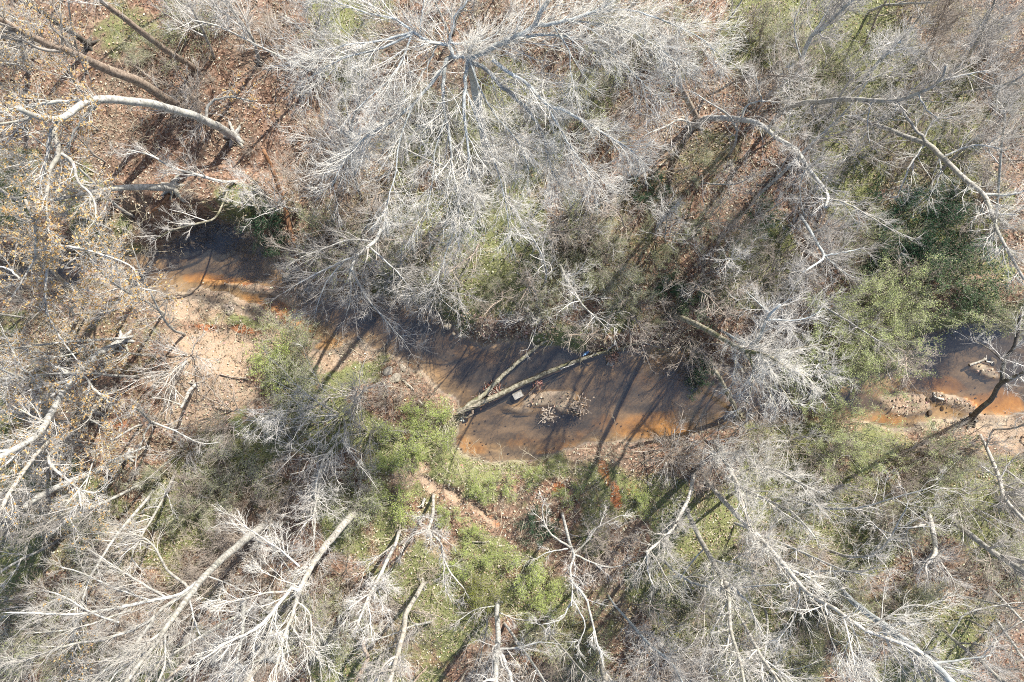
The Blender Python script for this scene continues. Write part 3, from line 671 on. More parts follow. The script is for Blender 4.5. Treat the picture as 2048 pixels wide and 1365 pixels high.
# --- upper right
tree('bare_tree', 'crooked tree starting brown and bending pale down the slope east of the fan crown', T, [(1386, 255), (1417, 238), (1479, 241), (1513, 248), (1555, 279), (1589, 300), (1610, 334), (1651, 386), (1650, 416)], (14, 13, 10, 10, 7), zs=[0, 2, 4, 6, 7.5, 9, 10], bm='pale',
     limbs=[([(1485, 243), (1487, 225), (1500, 207), (1530, 203), (1560, 206)], (7, 3), .4), ([(1525, 204), (1515, 175), (1512, 145)], (5, 3), .3), ([(1651, 395), (1700, 410), (1750, 440), (1800, 470)], (5, 3), .1), ([(1610, 334), (1600, 380), (1610, 440)], (4, 2), 0)], auto=4, t0=.5, den=5, L=1.3, seed=24)
tree('bare_tree', 'pale tree leaning level towards a mossy fork at the upper right', T, [(1560, 225), (1600, 210), (1644, 203), (1692, 196), (1744, 200), (1796, 200), (1837, 186), (1878, 165), (1892, 131)], (9, 11, 13, 11, 6), zs=[1, 6, 9, 10.5, 11.5], bm='pale',
     limbs=[([(1692, 196), (1720, 172), (1760, 150), (1800, 140)], (5, 2), .3), ([(1878, 163), (1930, 150), (1980, 140)], (6, 3), .3), ([(1837, 190), (1850, 215), (1880, 240)], (5, 3), .1), ([(1744, 200), (1735, 240), (1740, 290)], (4, 2), 0)], auto=3, den=5, L=1.4, seed=25)
tree('bare_tree', 'long pale limbed tree descending past the dark evergreens at the upper right', T, [(1700, 232), (1771, 255), (1799, 267), (1854, 286), (1880, 306), (1906, 331), (1933, 358), (1968, 389), (1985, 427), (1999, 470), (2048, 560)], (9, 10, 12, 12, 9, 6), zs=[0, 2.5, 5, 7, 9, 10.5], bm='pale', tm='twigw',
     limbs=[([(1854, 286), (1840, 269), (1816, 238), (1797, 203)], (9, 5), .3), ([(1968, 389), (2037, 387), (2075, 360)], (8, 5), .2), ([(1850, 290), (1820, 330), (1805, 370), (1790, 400)], (6, 3), .1), ([(1876, 303), (1880, 350), (1855, 400)], (5, 2), .1),
            ([(1985, 427), (2040, 430)], (5, 3), .2), ([(1890, 312), (1950, 290), (2010, 300)], (5, 3), .2), ([(1992, 455), (1978, 480)], (5, 3), .1), ([(1845, 280), (1870, 240), (1930, 220)], (5, 2), .3)], auto=0, t0=.5, den=5.5, L=1.4, seed=26)
tree('bare_tree', 'blue grey tree rising to the top edge above the level pale tree', T, [(1603, 155), (1606, 114), (1623, 72), (1648, 55), (1679, 24), (1710, -5)], (10, 10, 8), zs=[0, 5, 8, 10], bm='blue', limbs=[([(1603, 120), (1592, 85), (1589, 45), (1600, 15)], (5, 3), .4), ([(1623, 72), (1650, 30), (1665, -5)], (5, 3), .4)], auto=6, t0=.5, den=5, L=1.3, seed=27)
tree('bare_tree', 'short forked grey trunk between the blue grey tree and the mossy fork', T, [(1723, 165), (1751, 131), (1789, 90), (1800, 84)], (7, 9, 7), zs=[0, 4, 7], bm='blue', limbs=[([(1770, 112), (1795, 100), (1830, 95)], (5, 3), .3)], auto=5, den=5, L=1.2, seed=28)
tree('bare_tree', 'hanging white branched tree at the right edge above the thicket', T, [(1990, 470), (2000, 320), (2009, 227), (1992, 200), (2002, 172), (2033, 160), (2060, 140)], (4, 6, 6, 4), zs=[0, 6, 7, 8.5, 9], bm='white', auto=6, t0=.35, den=4.5, L=1.3, seed=29)
tree('bare_tree', 'bare grey tree at the top right corner with fine spreading twigs', T, [(1930, 130), (1955, 85), (1975, 40), (1990, 0)], (6, 7, 5), zs=[0, 4, 7, 9], auto=8, t0=.3, den=5, L=1.5, seed=30)
tree('bare_tree', 'thin brown tree on the reddish slope at the top right', T, [(1850, 110), (1870, 70), (1885, 30), (1900, -15)], (5, 6, 4), zs=[0, 4, 7, 9], bm='brown', tm='twigb', auto=8, t0=.3, den=5, L=1.3, seed=31)
# --- beside the creek
tree('bare_tree', 'grey tree leaning out from the far bank with drooping twigs over the creek', T, [(818, 450), (769, 455), (749, 484), (714, 512), (703, 540)], (8, 10, 9, 6), zs=[0, 3, 5, 6.5, 7.5], bm='pale',
     limbs=[([(714, 512), (701, 545), (702, 590), (690, 640)], (6, 2), .1), ([(703, 535), (730, 590), (770, 640), (815, 690)], (7, 2), .05), ([(740, 495), (790, 540), (830, 590)], (5, 2), .1), ([(720, 508), (670, 530), (610, 560), (560, 590)], (6, 2), .1), ([(690, 520), (650, 570), (630, 630)], (5, 2), .1), ([(749, 484), (700, 480), (640, 500), (590, 520)], (5, 2), .2)], auto=2, den=6, L=1.6, n2=6, n3=4, t0=.4, seed=32)
tree('bare_tree', 'stout lit trunk leaning out from the far bank with a white twig fan', T, [(1345, 630), (1380, 645), (1417, 663), (1450, 682), (1486, 701), (1534, 712), (1580, 740)], (14, 13, 11, 6), zs=[0, 2, 4, 6, 7, 8], bm='mossy', tm='twigw',
     limbs=[([(1488, 702), (1520, 753), (1548, 801), (1560, 830)], (6, 3), .05), ([(1490, 705), (1560, 720), (1620, 760), (1650, 800)], (6, 2), .05), ([(1534, 712), (1580, 700), (1640, 690)], (5, 2), .2), ([(1520, 710), (1560, 770), (1600, 830)], (5, 2), .05), ([(1470, 693), (1470, 740), (1460, 790)], (4, 2), 0), ([(1500, 705), (1505, 760), (1490, 820)], (4, 2), 0)], auto=2, t0=.55, den=6.5, L=1.2, n2=8, seed=33)
tree('bare_tree', 'blue grey forked top beside the white twig fan over the far bank', T, [(1440, 660), (1475, 680), (1510, 688), (1527, 653), (1541, 626), (1560, 610)], (5, 8, 8, 6), zs=[0, 4, 6.5, 8.5, 9], bm='blue', limbs=[([(1541, 628), (1515, 605), (1490, 580)], (5, 2), .2), ([(1535, 640), (1600, 640), (1650, 620)], (5, 2), .2)], auto=5, den=5.5, L=1.3, seed=34)
tree('bare_tree', 'dark crooked tree in the shade uphill of the white twig fan', T, [(1600, 430), (1630, 481), (1648, 512), (1630, 530), (1605, 545)], (6, 8, 6, 4), zs=[0, 5, 6.5, 7.5], bm='blue', limbs=[([(1648, 512), (1690, 505), (1730, 495)], (5, 2), .1), ([(1645, 505), (1680, 540), (1720, 560)], (5, 2), .1)], auto=5, den=5.5, L=1.3, seed=35)
tree('bare_tree', 'dark dead trunk standing in shade at the downstream end of the main pool', T, [(1475, 830), (1465, 805), (1448, 775), (1431, 743)], (13, 11, 9), zs=[0, 1, 2, 3], bm='mossy', auto=2, den=2, L=.8, seed=36)
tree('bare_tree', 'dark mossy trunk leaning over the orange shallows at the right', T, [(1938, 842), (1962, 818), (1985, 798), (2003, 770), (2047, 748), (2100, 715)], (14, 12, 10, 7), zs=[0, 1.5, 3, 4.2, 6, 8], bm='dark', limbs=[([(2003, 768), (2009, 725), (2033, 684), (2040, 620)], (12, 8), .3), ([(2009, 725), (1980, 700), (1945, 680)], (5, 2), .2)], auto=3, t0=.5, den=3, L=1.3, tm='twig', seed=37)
# --- near bank, left
tree('bare_tree', 'mossy pale trunk running down through yellow leaved twigs on the near bank', T, [(250, 680), (200, 705), (165, 736), (148, 752), (114, 808), (93, 846), (69, 874), (0, 915), (-50, 950)], (16, 15, 15, 13), zs=[0, 2, 4, 6, 8], bm='pale',
     limbs=[([(165, 740), (138, 746), (86, 722), (55, 705), (30, 660)], (8, 4), .4), ([(148, 752), (169, 753), (193, 784), (220, 808), (248, 856)], (7, 3), .2), ([(114, 800), (90, 790), (62, 750), (37, 730), (20, 690), (0, 657)], (6, 4), .3), ([(93, 846), (60, 830), (20, 810)], (6, 3), .3)], auto=4, t0=.3, den=4, L=1.4, leaves=1500, seed=40)
tree('bare_tree', 'white zigzag tree among yellow leaves upstream of the dark pool', T, [(175, 600), (127, 564), (96, 529), (72, 512), (72, 460), (50, 400)], (8, 9, 8, 6), zs=[0, 4, 7, 9, 10], bm='white', tm='twigw',
     limbs=[([(72, 512), (48, 557), (20, 600)], (6, 3), .2), ([(96, 529), (90, 602), (100, 639), (127, 684), (160, 730)], (7, 3), 0), ([(127, 564), (155, 574), (193, 588), (213, 608)], (6, 3), .1), ([(80, 500), (124, 491), (189, 505), (241, 522), (272, 543), (279, 574), (324, 584)], (8, 3), -.1), ([(40, 560), (20, 540), (-20, 530)], (6, 4), .2)], auto=4, den=4, L=1.4, leaves=2200, seed=41)
tree('bare_tree', 'pale drooping tree over the sand west of the near bank shrub', T, [(330, 630), (295, 605), (248, 581), (207, 550), (180, 520)], (6, 6, 4), zs=[0, 3, 5.5, 7], auto=7, t0=.2, den=4.5, L=1.4, leaves=1300, seed=42)
tree('broken_snag', 'small white broken sapling standing on the pale sandy bank', 'snag', [(392, 768), (380, 782), (372, 798), (362, 815)], (9, 8, 5), zs=[0, 1.2, 2.2], bm='white', limbs=[([(364, 812), (335, 800), (300, 795)], (4, 2), .2), ([(370, 800), (340, 770), (305, 765)], (3, 2), .2)], auto=0, den=1.5, L=.5, n2=3, n3=2, seed=43)
tree('sapling', 'grey three pronged sapling below the white broken snag', 'sapling', [(310, 850), (300, 843), (282, 825), (270, 815)], (6, 7, 4), zs=[0, 3, 4.5], limbs=[([(300, 843), (289, 873), (275, 905), (270, 940)], (6, 2), .2), ([(300, 843), (344, 860), (399, 887), (440, 885)], (6, 2), .1)], auto=2, den=4, L=1.0, seed=44)
tree('bare_tree', 'white limb tree reaching down the left edge above the grey leaning trunk', T, [(130, 850), (100, 880), (72, 909), (24, 978), (0, 1022), (-30, 1070)], (7, 10, 9), zs=[2, 5, 7, 9], base_dz=-2.2, bm='white', auto=5, t0=.2, den=4, L=1.5, leaves=500, seed=45)
tree('bare_tree', 'thin white tree with a knotted tip right of the white limb on the near bank', T, [(150, 880), (96, 916), (138, 964), (158, 981), (162, 1012)], (5, 7, 8, 4), zs=[2, 6, 7, 7.6], base_dz=-2.2, bm='white', limbs=[([(158, 981), (195, 985), (230, 960)], (4, 2), .1), ([(160, 1005), (140, 1030), (150, 1060)], (4, 2), -.2)], auto=3, den=4, L=1.1, leaves=200, seed=46)
tree('bare_tree', 'grey trunk leaning out to the left edge below the white limbs', T, [(262, 912), (207, 936), (124, 971), (52, 1009), (0, 1053), (-50, 1090)], (12, 14, 13), zs=[0, 2, 4, 6, 7], bm='pale', auto=6, t0=.45, den=4.5, L=1.5, seed=47)
tree('bare_tree', 'narrow grey trunk just beneath the grey leaning trunk at left', T, [(303, 960), (262, 978), (213, 1002), (172, 1015), (120, 1030), (60, 1075)], (7, 7, 4), zs=[0, 2, 4, 5.5], bm='pale', auto=6, t0=.3, den=5, L=1.4, seed=48)
tree('bare_tree', 'big bare tree in the bottom left with long branches sweeping towards the corner', T, [(540, 1038), (492, 1078), (413, 1150), (379, 1195), (327, 1267), (275, 1336), (240, 1385)], (18, 17, 14, 10), bm='pale', tm='twigw',
     limbs=[([(413, 1150), (362, 1188), (300, 1201), (213, 1219), (138, 1229), (60, 1226), (0, 1225)], (11, 8, 4), .3), ([(382, 1180), (331, 1212), (303, 1239), (238, 1270), (127, 1294), (30, 1330)], (10, 8, 4), .3), ([(238, 1245), (186, 1227), (120, 1190), (80, 1180)], (6, 3), .3),
            ([(310, 1235), (262, 1301), (207, 1343), (170, 1380)], (9, 6), .3), ([(379, 1180), (331, 1136), (317, 1108), (296, 1081), (220, 1047)], (8, 3), .2), ([(330, 1195), (255, 1150), (220, 1126), (169, 1095)], (7, 3), .25), ([(300, 1201), (240, 1180), (170, 1150), (110, 1130)], (6, 3), .25),
            ([(500, 1075), (470, 1050), (455, 1030)], (4, 2), .2), ([(379, 1200), (400, 1270), (440, 1300)], (5, 2), .1), ([(300, 1300), (240, 1340), (215, 1370)], (6, 4), .3), ([(413, 1152), (480, 1180), (540, 1230)], (4, 2), .1), ([(262, 1220), (160, 1255), (40, 1270)], (6, 3), .3), ([(330, 1270), (330, 1330), (310, 1380)], (6, 4), .3)], auto=2, t0=.6, den=5, L=1.3, n2=8, ang=(18, 48), seed=50)
tree('fallen_log', 'old mossy brown log on the ground under the big bottom left tree', 'log', [(440, 1092), (410, 1118), (379, 1145), (345, 1180)], (13, 13, 10), zs=[.15, .3, .4], bm='mossy', base_dz=.12, auto=0, den=.6, L=.5, n2=2, n3=1, seed=51)
tree('bare_tree', 'pale straight trunk leaning down and forking into twin limbs at bottom left', T, [(718, 1018), (700, 1036), (654, 1091), (620, 1143), (599, 1181)], (17, 17, 15, 12), bm='white', tm='twigw',
     limbs=[([(596, 1180), (582, 1177), (551, 1219), (510, 1260), (458, 1284), (390, 1330)], (10, 8, 4), .4), ([(598, 1182), (592, 1205), (579, 1246), (565, 1281), (551, 1343), (540, 1390)], (10, 8, 5), .4), ([(599, 1133), (558, 1098), (510, 1067), (461, 1029)], (6, 3), .2), ([(582, 1182), (523, 1188), (482, 1201), (406, 1208)], (6, 3), .2),
            ([(592, 1200), (620, 1230), (622, 1290)], (5, 2), .2), ([(579, 1246), (610, 1290), (650, 1330)], (5, 2), .2), ([(551, 1219), (530, 1280), (500, 1330)], (5, 3), .3), ([(600, 1175), (560, 1160), (520, 1140)], (4, 2), .2)], auto=0, t0=.7, den=5, L=1.2, n2=8, ang=(18, 48), seed=52)
tree('tree_stump', 'short brown broken trunk low at the bottom between two bare trees', 'stump', [(415, 1290), (386, 1312), (344, 1353), (320, 1385)], (15, 14, 12), zs=[0, 1, 2, 2.6], bm='brown', auto=2, t0=.5, den=2, L=.9, seed=53)
tree('bare_tree', 'pale trunk emerging at the bottom edge under the twin limbed tree', T, [(536, 1305), (506, 1343), (480, 1385)], (20, 18), bm='white', auto=4, t0=.5, seed=54)
# --- near bank, middle and right
tree('sapling', 'wavy pale sapling beside the bright green shrub at the end of the sandy trail', 'sapling', [(866, 989), (866, 1026), (857, 1060), (862, 1075)], (7, 8, 7), zs=[0, 2.5, 4.5], bm='white', limbs=[([(857, 1062), (883, 1088), (887, 1119), (907, 1153), (931, 1181)], (6, 3), .3), ([(857, 1060), (820, 1075), (800, 1110)], (5, 2), .3), ([(887, 1119), (890, 1170), (905, 1210)], (4, 2), .2)], auto=3, t0=.5, den=5, L=1.0, seed=55)
tree('bare_tree', 'slim pale tree bending down from the bright green bush to the twig thicket', T, [(799, 1060), (790, 1090), (773, 1126), (752, 1170), (735, 1200), (715, 1250)], (8, 9, 8, 5), zs=[0, 2, 4, 6, 7], bm='white', limbs=[([(752, 1170), (763, 1200), (765, 1230)], (5, 3), .3), ([(790, 1088), (750, 1120), (715, 1160)], (5, 2), .2)], auto=5, t0=.45, den=5, L=1.2, seed=56)
tree('bare_tree', 'smooth pale trunk curving from the litter down to the bottom edge', T, [(848, 1164), (835, 1188), (814, 1226), (807, 1267), (794, 1315), (778, 1372)], (11, 12, 12), bm='white', zmax=8, limbs=[([(792, 1318), (770, 1338), (745, 1368)], (9, 7), .3)], auto=3, t0=.7, den=4, L=1.2, seed=57)
tree('bare_tree', 'wavy brown trunk near the bottom edge left of the smooth pale trunk', T, [(748, 1255), (728, 1291), (737, 1315), (722, 1345), (705, 1380)], (8, 10, 10), bm='brown', zmax=6, auto=3, t0=.6, seed=58)
tree('bare_tree', 'upright grey trunk at bottom centre next to the yellow green conifer', T, [(995, 1196), (995, 1232), (997, 1277), (993, 1308), (991, 1375)], (11, 13, 14), bm='pale', limbs=[([(1000, 1300), (1012, 1330), (1030, 1375)], (10, 9), .5), ([(993, 1212), (950, 1220), (905, 1250)], (4, 2), .2), ([(996, 1300), (1040, 1295), (1080, 1285), (1130, 1290)], (6, 2), .3), ([(998, 1225), (1040, 1240), (1090, 1240)], (4, 2), .2)], auto=3, t0=.5, den=4, L=1.1, seed=59)
tree('bare_tree', 'crooked white tree with spread arms in front of the dark hollow', T, [(1124, 1027), (1138, 1081), (1148, 1108), (1140, 1136), (1145, 1170), (1143, 1212)], (7, 7, 6, 3), zs=[0, 3, 5, 6.5, 7.5, 8.5], bm='pale', tm='twig',
     limbs=[([(1140, 1095), (1100, 1067), (1085, 1026), (1090, 995)], (6, 3), .15), ([(1148, 1106), (1176, 1081), (1193, 1057), (1245, 1029)], (6, 2), .15), ([(1150, 1110), (1210, 1133), (1258, 1130)], (5, 2), .15), ([(1142, 1160), (1172, 1198), (1183, 1239), (1193, 1284), (1210, 1343)], (7, 4), .3), ([(1136, 1098), (1095, 1105), (1070, 1120)], (4, 2), .1), ([(1143, 1205), (1120, 1240), (1080, 1250)], (5, 2), .2), ([(1145, 1200), (1170, 1250), (1150, 1300)], (5, 2), .2)], auto=2, t0=.5, den=2.6, L=0.9, seed=60)
tree('bare_tree', 'white birch like trunk at the bottom edge below the crooked white tree', T, [(1194, 1295), (1203, 1325), (1216, 1375)], (13, 15), bm='white', auto=4, t0=.4, den=4, L=1.1, limbs=[([(1196, 1310), (1196, 1340), (1197, 1375)], (6, 6), .5)], seed=61)
tree('bare_tree', 'pale tree bending down the slope with a tuft of white twigs by the clay bank', T, [(1387, 945), (1380, 985), (1355, 1040), (1334, 1071), (1293, 1105)], (9, 9, 8, 6), zs=[0, 3, 5, 7, 8], bm='white', tm='twigw', limbs=[([(1295, 1104), (1296, 1143), (1310, 1180)], (6, 3), .2), ([(1300, 1100), (1330, 1150), (1350, 1190)], (5, 2), .1), ([(1298, 1104), (1270, 1150)], (4, 2), .2)], auto=4, t0=.5, den=6, L=1.1, seed=62)
tree('bare_tree', 'dark grey thin tree running to the lower edge from the green patch', T, [(1215, 1190), (1231, 1212), (1265, 1250), (1300, 1291), (1341, 1325), (1370, 1375)], (5, 6, 5), bm='blue', zmax=8, auto=7, t0=.25, den=4.5, L=1.1, seed=63)
tree('bare_tree', 'long pale trunk descending from the near bank at right of the clay streak', T, [(1369, 1005), (1385, 1045), (1410, 1095), (1448, 1160), (1458, 1188), (1462, 1257), (1479, 1319), (1490, 1375)], (9, 11, 12, 9, 7), bm='pale', tm='twigw', zmax=12,
     limbs=[([(1452, 1165), (1493, 1201), (1510, 1240), (1530, 1275)], (8, 3), .2), ([(1448, 1160), (1500, 1140), (1515, 1160)], (4, 2), .2), ([(1410, 1095), (1380, 1130), (1355, 1165)], (4, 2), .1), ([(1456, 1200), (1430, 1250), (1415, 1300)], (5, 2), .2)], auto=4, t0=.4, den=5, L=1.3, seed=64)
tree('bare_tree', 'longest pale trunk slanting across the lower right and forking near its middle', T, [(1415, 965), (1472, 1029), (1513, 1074), (1568, 1136), (1613, 1188), (1668, 1219), (1730, 1262), (1796, 1284), (1850, 1310)], (10, 12, 11, 7), bm='white', tm='twigw', zmax=12,
     limbs=[([(1568, 1136), (1613, 1153), (1650, 1180)], (7, 3), .2), ([(1640, 1205), (1660, 1270), (1680, 1330)], (5, 2), .2), ([(1730, 1262), (1790, 1225), (1830, 1210), (1890, 1220)], (6, 2), .3), ([(1700, 1240), (1720, 1300), (1730, 1360)], (5, 2), .2), ([(1600, 1175), (1590, 1230), (1550, 1290)], (5, 2), .2), ([(1520, 1085), (1500, 1050), (1490, 1000)], (5, 2), .3)], auto=4, t0=.4, den=5, L=1.3, seed=65)
tree('bare_tree', 'thick grey trunk beside the longest pale trunk leading to the bottom right', T, [(1660, 1157), (1710, 1205), (1761, 1243), (1813, 1284), (1865, 1329), (1910, 1370)], (10, 14, 18, 17), bm='blue', limbs=[([(1865, 1329), (1920, 1320), (1985, 1310)], (7, 3), .2), ([(1820, 1290), (1880, 1330), (1940, 1345)], (6, 3), .2)], auto=4, t0=.5, den=4, L=1.4, seed=66)
tree('bare_tree', 'white bent tree between the near bank thicket and the longest pale trunk', T, [(1430, 890), (1444, 916), (1469, 957), (1482, 995), (1493, 1036), (1500, 1060)], (6, 8, 8, 5), zs=[2, 4, 6, 7], base_dz=-2.3, bm='white', tm='twigw', auto=6, t0=.3, den=5.5, L=1.2, seed=67)
tree('bare_tree', 'slanting white limb tree above the shaded litter patch at right', T, [(1480, 972), (1496, 981), (1541, 1002), (1582, 1022), (1610, 1050), (1630, 1075)], (5, 8, 7, 4), zs=[2, 5, 7, 8], base_dz=-2.2, bm='white', tm='twigw', auto=5, t0=.3, den=5, L=1.2, seed=68)
tree('bare_tree', 'pale tree crossing above the slanting white limb on the near bank', T, [(1486, 895), (1513, 933), (1555, 943), (1599, 967), (1640, 985)], (6, 8, 7, 4), zs=[0, 4, 6, 7], bm='white', tm='twigw', auto=7, t0=.3, den=5.5, L=1.2, seed=69)
tree('bare_tree', 'trunk dark at its foot and pale above, running off the right edge', T, [(1899, 1036), (1951, 1077), (2002, 1115), (2048, 1143), (2100, 1180)], (14, 13, 11), bm='pale', auto=6, t0=.4, den=5, L=1.4, seed=70)
tree('broken_snag', 'yellowish snag with tangled white limbs beside the dark shade at lower right', 'snag', [(1854, 1018), (1865, 1060), (1871, 1102), (1862, 1122)], (10, 12, 10), zs=[0, 2.5, 4.5, 5.5], bm='white', limbs=[([(1852, 1050), (1813, 1060), (1823, 1102), (1830, 1140)], (6, 3), .2), ([(1868, 1100), (1850, 1125), (1835, 1150)], (6, 3), .1), ([(1869, 1110), (1900, 1150), (1915, 1190)], (5, 2), .1)], auto=3, t0=.6, den=5, L=1.1, seed=71)
tree('bare_tree', 'white thin tree near the right edge below the creek bar', T, [(1960, 870), (1975, 898), (1999, 960), (2009, 995), (2048, 1040), (2080, 1075)], (6, 9, 8), zs=[0, 4, 6, 8], bm='white', limbs=[([(1999, 960), (2015, 930), (2040, 905)], (5, 2), .2), ([(1995, 955), (1960, 930)], (4, 2), .2)], auto=5, t0=.3, den=4.5, L=1.3, seed=72)
tree('bare_tree', 'thin pale trunk at the bottom between the long pale trunk and the grey one', T, [(1475, 1225), (1486, 1246), (1517, 1305), (1555, 1363), (1570, 1390)], (7, 9, 8), bm='white', zmax=7, auto=5, t0=.4, den=4.5, L=1.2, seed=73)
tree('bare_tree', 'bare tree in the bottom right corner with long curved branches over green cover', T, [(1880, 1255), (1920, 1290), (1970, 1330), (2010, 1370)], (7, 8, 7), bm='pale', limbs=[([(1960, 1320), (2000, 1270), (2050, 1240)], (5, 3), .2), ([(1900, 1272), (1930, 1230), (2000, 1210), (2055, 1205)], (5, 3), .2)], auto=6, t0=.3, den=4, L=1.4, seed=74)

# ------------------------------------------------------------------ bushes and saplings: built once each, then copied
def copy_tree(o, parent=None):
    c = o.copy(); COL.objects.link(c)
    if parent is not None: c.parent = parent
    for ch in list(o.children): copy_tree(ch, c)
    return c

def bush_proto(name, seed, nst=14, h=(1.6, 3.0), spread=0.75, tm='twig', leaf=None, nl=0, ll=0.045, lw=0.024, n1=10, n2=6, n3=4, rt=0.0029, lup=0.1):
    rg = np.random.default_rng(seed)
    root = empty(name, (0, 0, 0))
    a = rg.random(nst) * 2 * math.pi; le = spread * np.sqrt(rg.random(nst)) * 1.2
    d = norm(np.stack([np.cos(a) * le, np.sin(a) * le, np.ones(nst)], -1))
    H = h[0] + (h[1] - h[0]) * rg.random(nst)
    P = np.empty((nst, 7, 3)); P[:, 0] = np.stack([np.cos(a) * 0.08, np.sin(a) * 0.08, np.full(nst, -0.12)], -1)
    for s in range(1, 7):
        P[:, s] = P[:, s - 1] + d * (H / 6)[:, None]
        d = norm(d + rg.normal(size=(nst, 3)) * 0.13 + np.stack([np.cos(a), np.sin(a), np.zeros(nst)], -1) * 0.07)
    R = (0.014 + 0.012 * rg.random(nst))[:, None] * np.linspace(1, 0.35, 7)[None]
    ac = Acc(); tubes(ac, P, R, 5, rg=rg); ac.obj('stem', M[tm], root)
    A, RA = spawn(P, R, n1, 0.2, 1, (20, 50), (0.5, 1.3), 4, 0.6, 0.008, lup, 0.2, rg=rg)
    B, RB = spawn(A, RA, n2, 0.15, 1, (22, 55), (0.2, 0.55), 3, 0.7, rt + 0.001, lup, 0.25, rg=rg)
    ac = Acc(); tubes(ac, A, RA, 3, rg=rg); tubes(ac, B, RB, 3, rg=rg)
    if n3:
        Cc, RC = spawn(B, RB, n3, 0.1, 1, (22, 60), (0.1, 0.32), 2, 0.7, rt, lup, 0.2, rg=rg); tubes(ac, Cc, RC, 3, rg=rg)
    ac.obj('branchlets', M[tm], root, kind='stuff')
    if leaf:
        i = rg.integers(0, len(B), nl); t = rg.random(nl)[:, None]
        pos = B[i, 0] * (1 - t) + B[i, 2] * t + rg.normal(size=(nl, 3)) * 0.05
        lf = Acc(); leaf_quads(lf, pos, ll, lw, rg, 1.4); lf.obj('foliage', M[leaf], root, kind='stuff', smooth_shade=False)
    return root

def sapling_proto(name, seed, h, tm, bm, nb=16, lean=0.15, leaf=None, nl=0):
    rg = np.random.default_rng(seed)
    root = empty(name, (0, 0, 0))
    P = np.empty((1, 12, 3)); P[0, 0] = (0, 0, -0.15); d = norm(np.array([lean * rg.normal(), lean * rg.normal(), 1.0]))
    for s in range(1, 12):
        P[0, s] = P[0, s - 1] + d * h / 11; d = norm(d + rg.normal(size=3) * 0.08)
    R = (0.02 + 0.006 * h) * np.linspace(1, 0.3, 12)[None]
    ac = Acc(); tubes(ac, P, R, 6, rg=rg); ac.obj('trunk', M[bm], root)
    ac = Acc(); lf = Acc() if leaf else None
    A, RA = spawn(P, R, nb, 0.25, 1, (30, 62), (0.8, 2.2), 7, 0.5, 0.010, 0.2, 0.16, rg=rg)
    tubes(ac, A, RA, 4, rg=rg)
    twigs(ac, A, RA, 3.6, 0.95, 5, 3, 0.15, rg, leaves=lf, nl=nl)
    ac.obj('crown', M[tm], root, kind='stuff')
    if leaf: lf.obj('leaves', M[leaf], root, kind='stuff', smooth_shade=False)
    return root

PRO = {
 'g': [bush_proto('green_shrub', 200 + k, 12, (0.7, 1.6), 0.9, 'twigg', 'lgreen', 2900, 0.055, 0.024, 9, 5, 0) for k in range(3)],
 'd': [bush_proto('dark_evergreen', 210 + k, 16, (0.9, 1.8), 0.95, 'twigb', 'dgreen', 6500, 0.065, 0.026, 10, 5, 0) for k in range(2)],
 'p': [bush_proto('pale_green_shrub', 220 + k, 16, (1.6, 3.0), 0.65, 'twigg', 'pgreen', 2200, 0.045, 0.019, 11, 5, 2) for k in range(3)],
 'q': [bush_proto('pale_green_shrub', 225 + k, 18, (2.4, 3.6), 0.55, 'twigg', 'sungreen', 5600, 0.05, 0.021, 11, 5, 1) for k in range(2)],
 'h': [bush_proto('glossy_leaved_shrub', 230 + k, 12, (1.5, 2.6), 0.7, 'twigb', 'glossy', 1500, 0.095, 0.055, 9, 5, 0) for k in range(2)],
 'b': [bush_proto('bare_bush', 240 + k, 16, (1.8, 3.2), 0.7, 'twig', None, 0, n1=7, n2=5, n3=2) for k in range(3)],
 'w': [bush_proto('bare_bush', 248, 15, (3.0, 4.6), 0.6, 'twigw', None, 0, n1=7, n2=5, n3=1)],
 'k': [bush_proto('bare_bush', 250 + k, 12, (0.9, 1.8), 0.9, 'twigb', None, 0, n1=8, n2=5, n3=3) for k in range(3)],
 'o': [bush_proto('olive_shrub', 290 + k, 14, (0.7, 1.5), 0.95, 'twigg', 'pgreen', 1500, 0.05, 0.02, 9, 6, 3) for k in range(2)],
 's': [sapling_proto('bare_sapling', 260 + k, h, 'twig', 'pale', 19) for k, h in enumerate((4.0, 5.2, 6.5, 7.5))],
 'r': [sapling_proto('bare_sapling', 270 + k, h, 'twigb', 'brown', 17) for k, h in enumerate((3.0, 4.2, 5.5))],
 'y': [sapling_proto('leafy_sapling', 280 + k, h, 'twigw', 'pale', 15, leaf='ochre', nl=420) for k, h in enumerate((4.5, 6.0, 7.0))],
}
usedp = set()
prg = np.random.default_rng(99)
def put(kind, px, py, r=None, label=None, group=None, cat='shrub', dz=0.0, sc=None, comp=True):
    pr = PRO[kind][prg.integers(0, len(PRO[kind]))]
    o = pr if pr.name not in usedp else copy_tree(pr)
    usedp.add(pr.name)
    if comp:                                    # the photograph shows the crown, the foot stands nearer the view's centre
        f_ = {'q': 1.11, 'p': 1.08, 'h': 1.07, 'b': 1.08, 'd': 1.04, 'g': 1.035, 'k': 1.04, 'w': 1.12}.get(kind, 1.0)
        px, py = 1024 + (px - 1024) / f_, 682.5 + (py - 682.5) / f_
    p = G(px, py, dz); o.location = p
    nat = {'g': 56, 'd': 62, 'p': 68, 'q': 68, 'h': 62, 'b': 80, 'w': 100, 'k': 62}.get(kind, 60)
    s = sc if sc else (r / nat if r else 1.0)
    s *= 0.93 + 0.14 * prg.random()
    o.rotation_euler = (0, 0, prg.random() * 6.283); o.scale = (s, s, s * (0.9 + 0.2 * prg.random()))
    tag(o, label, cat, group)
    return o

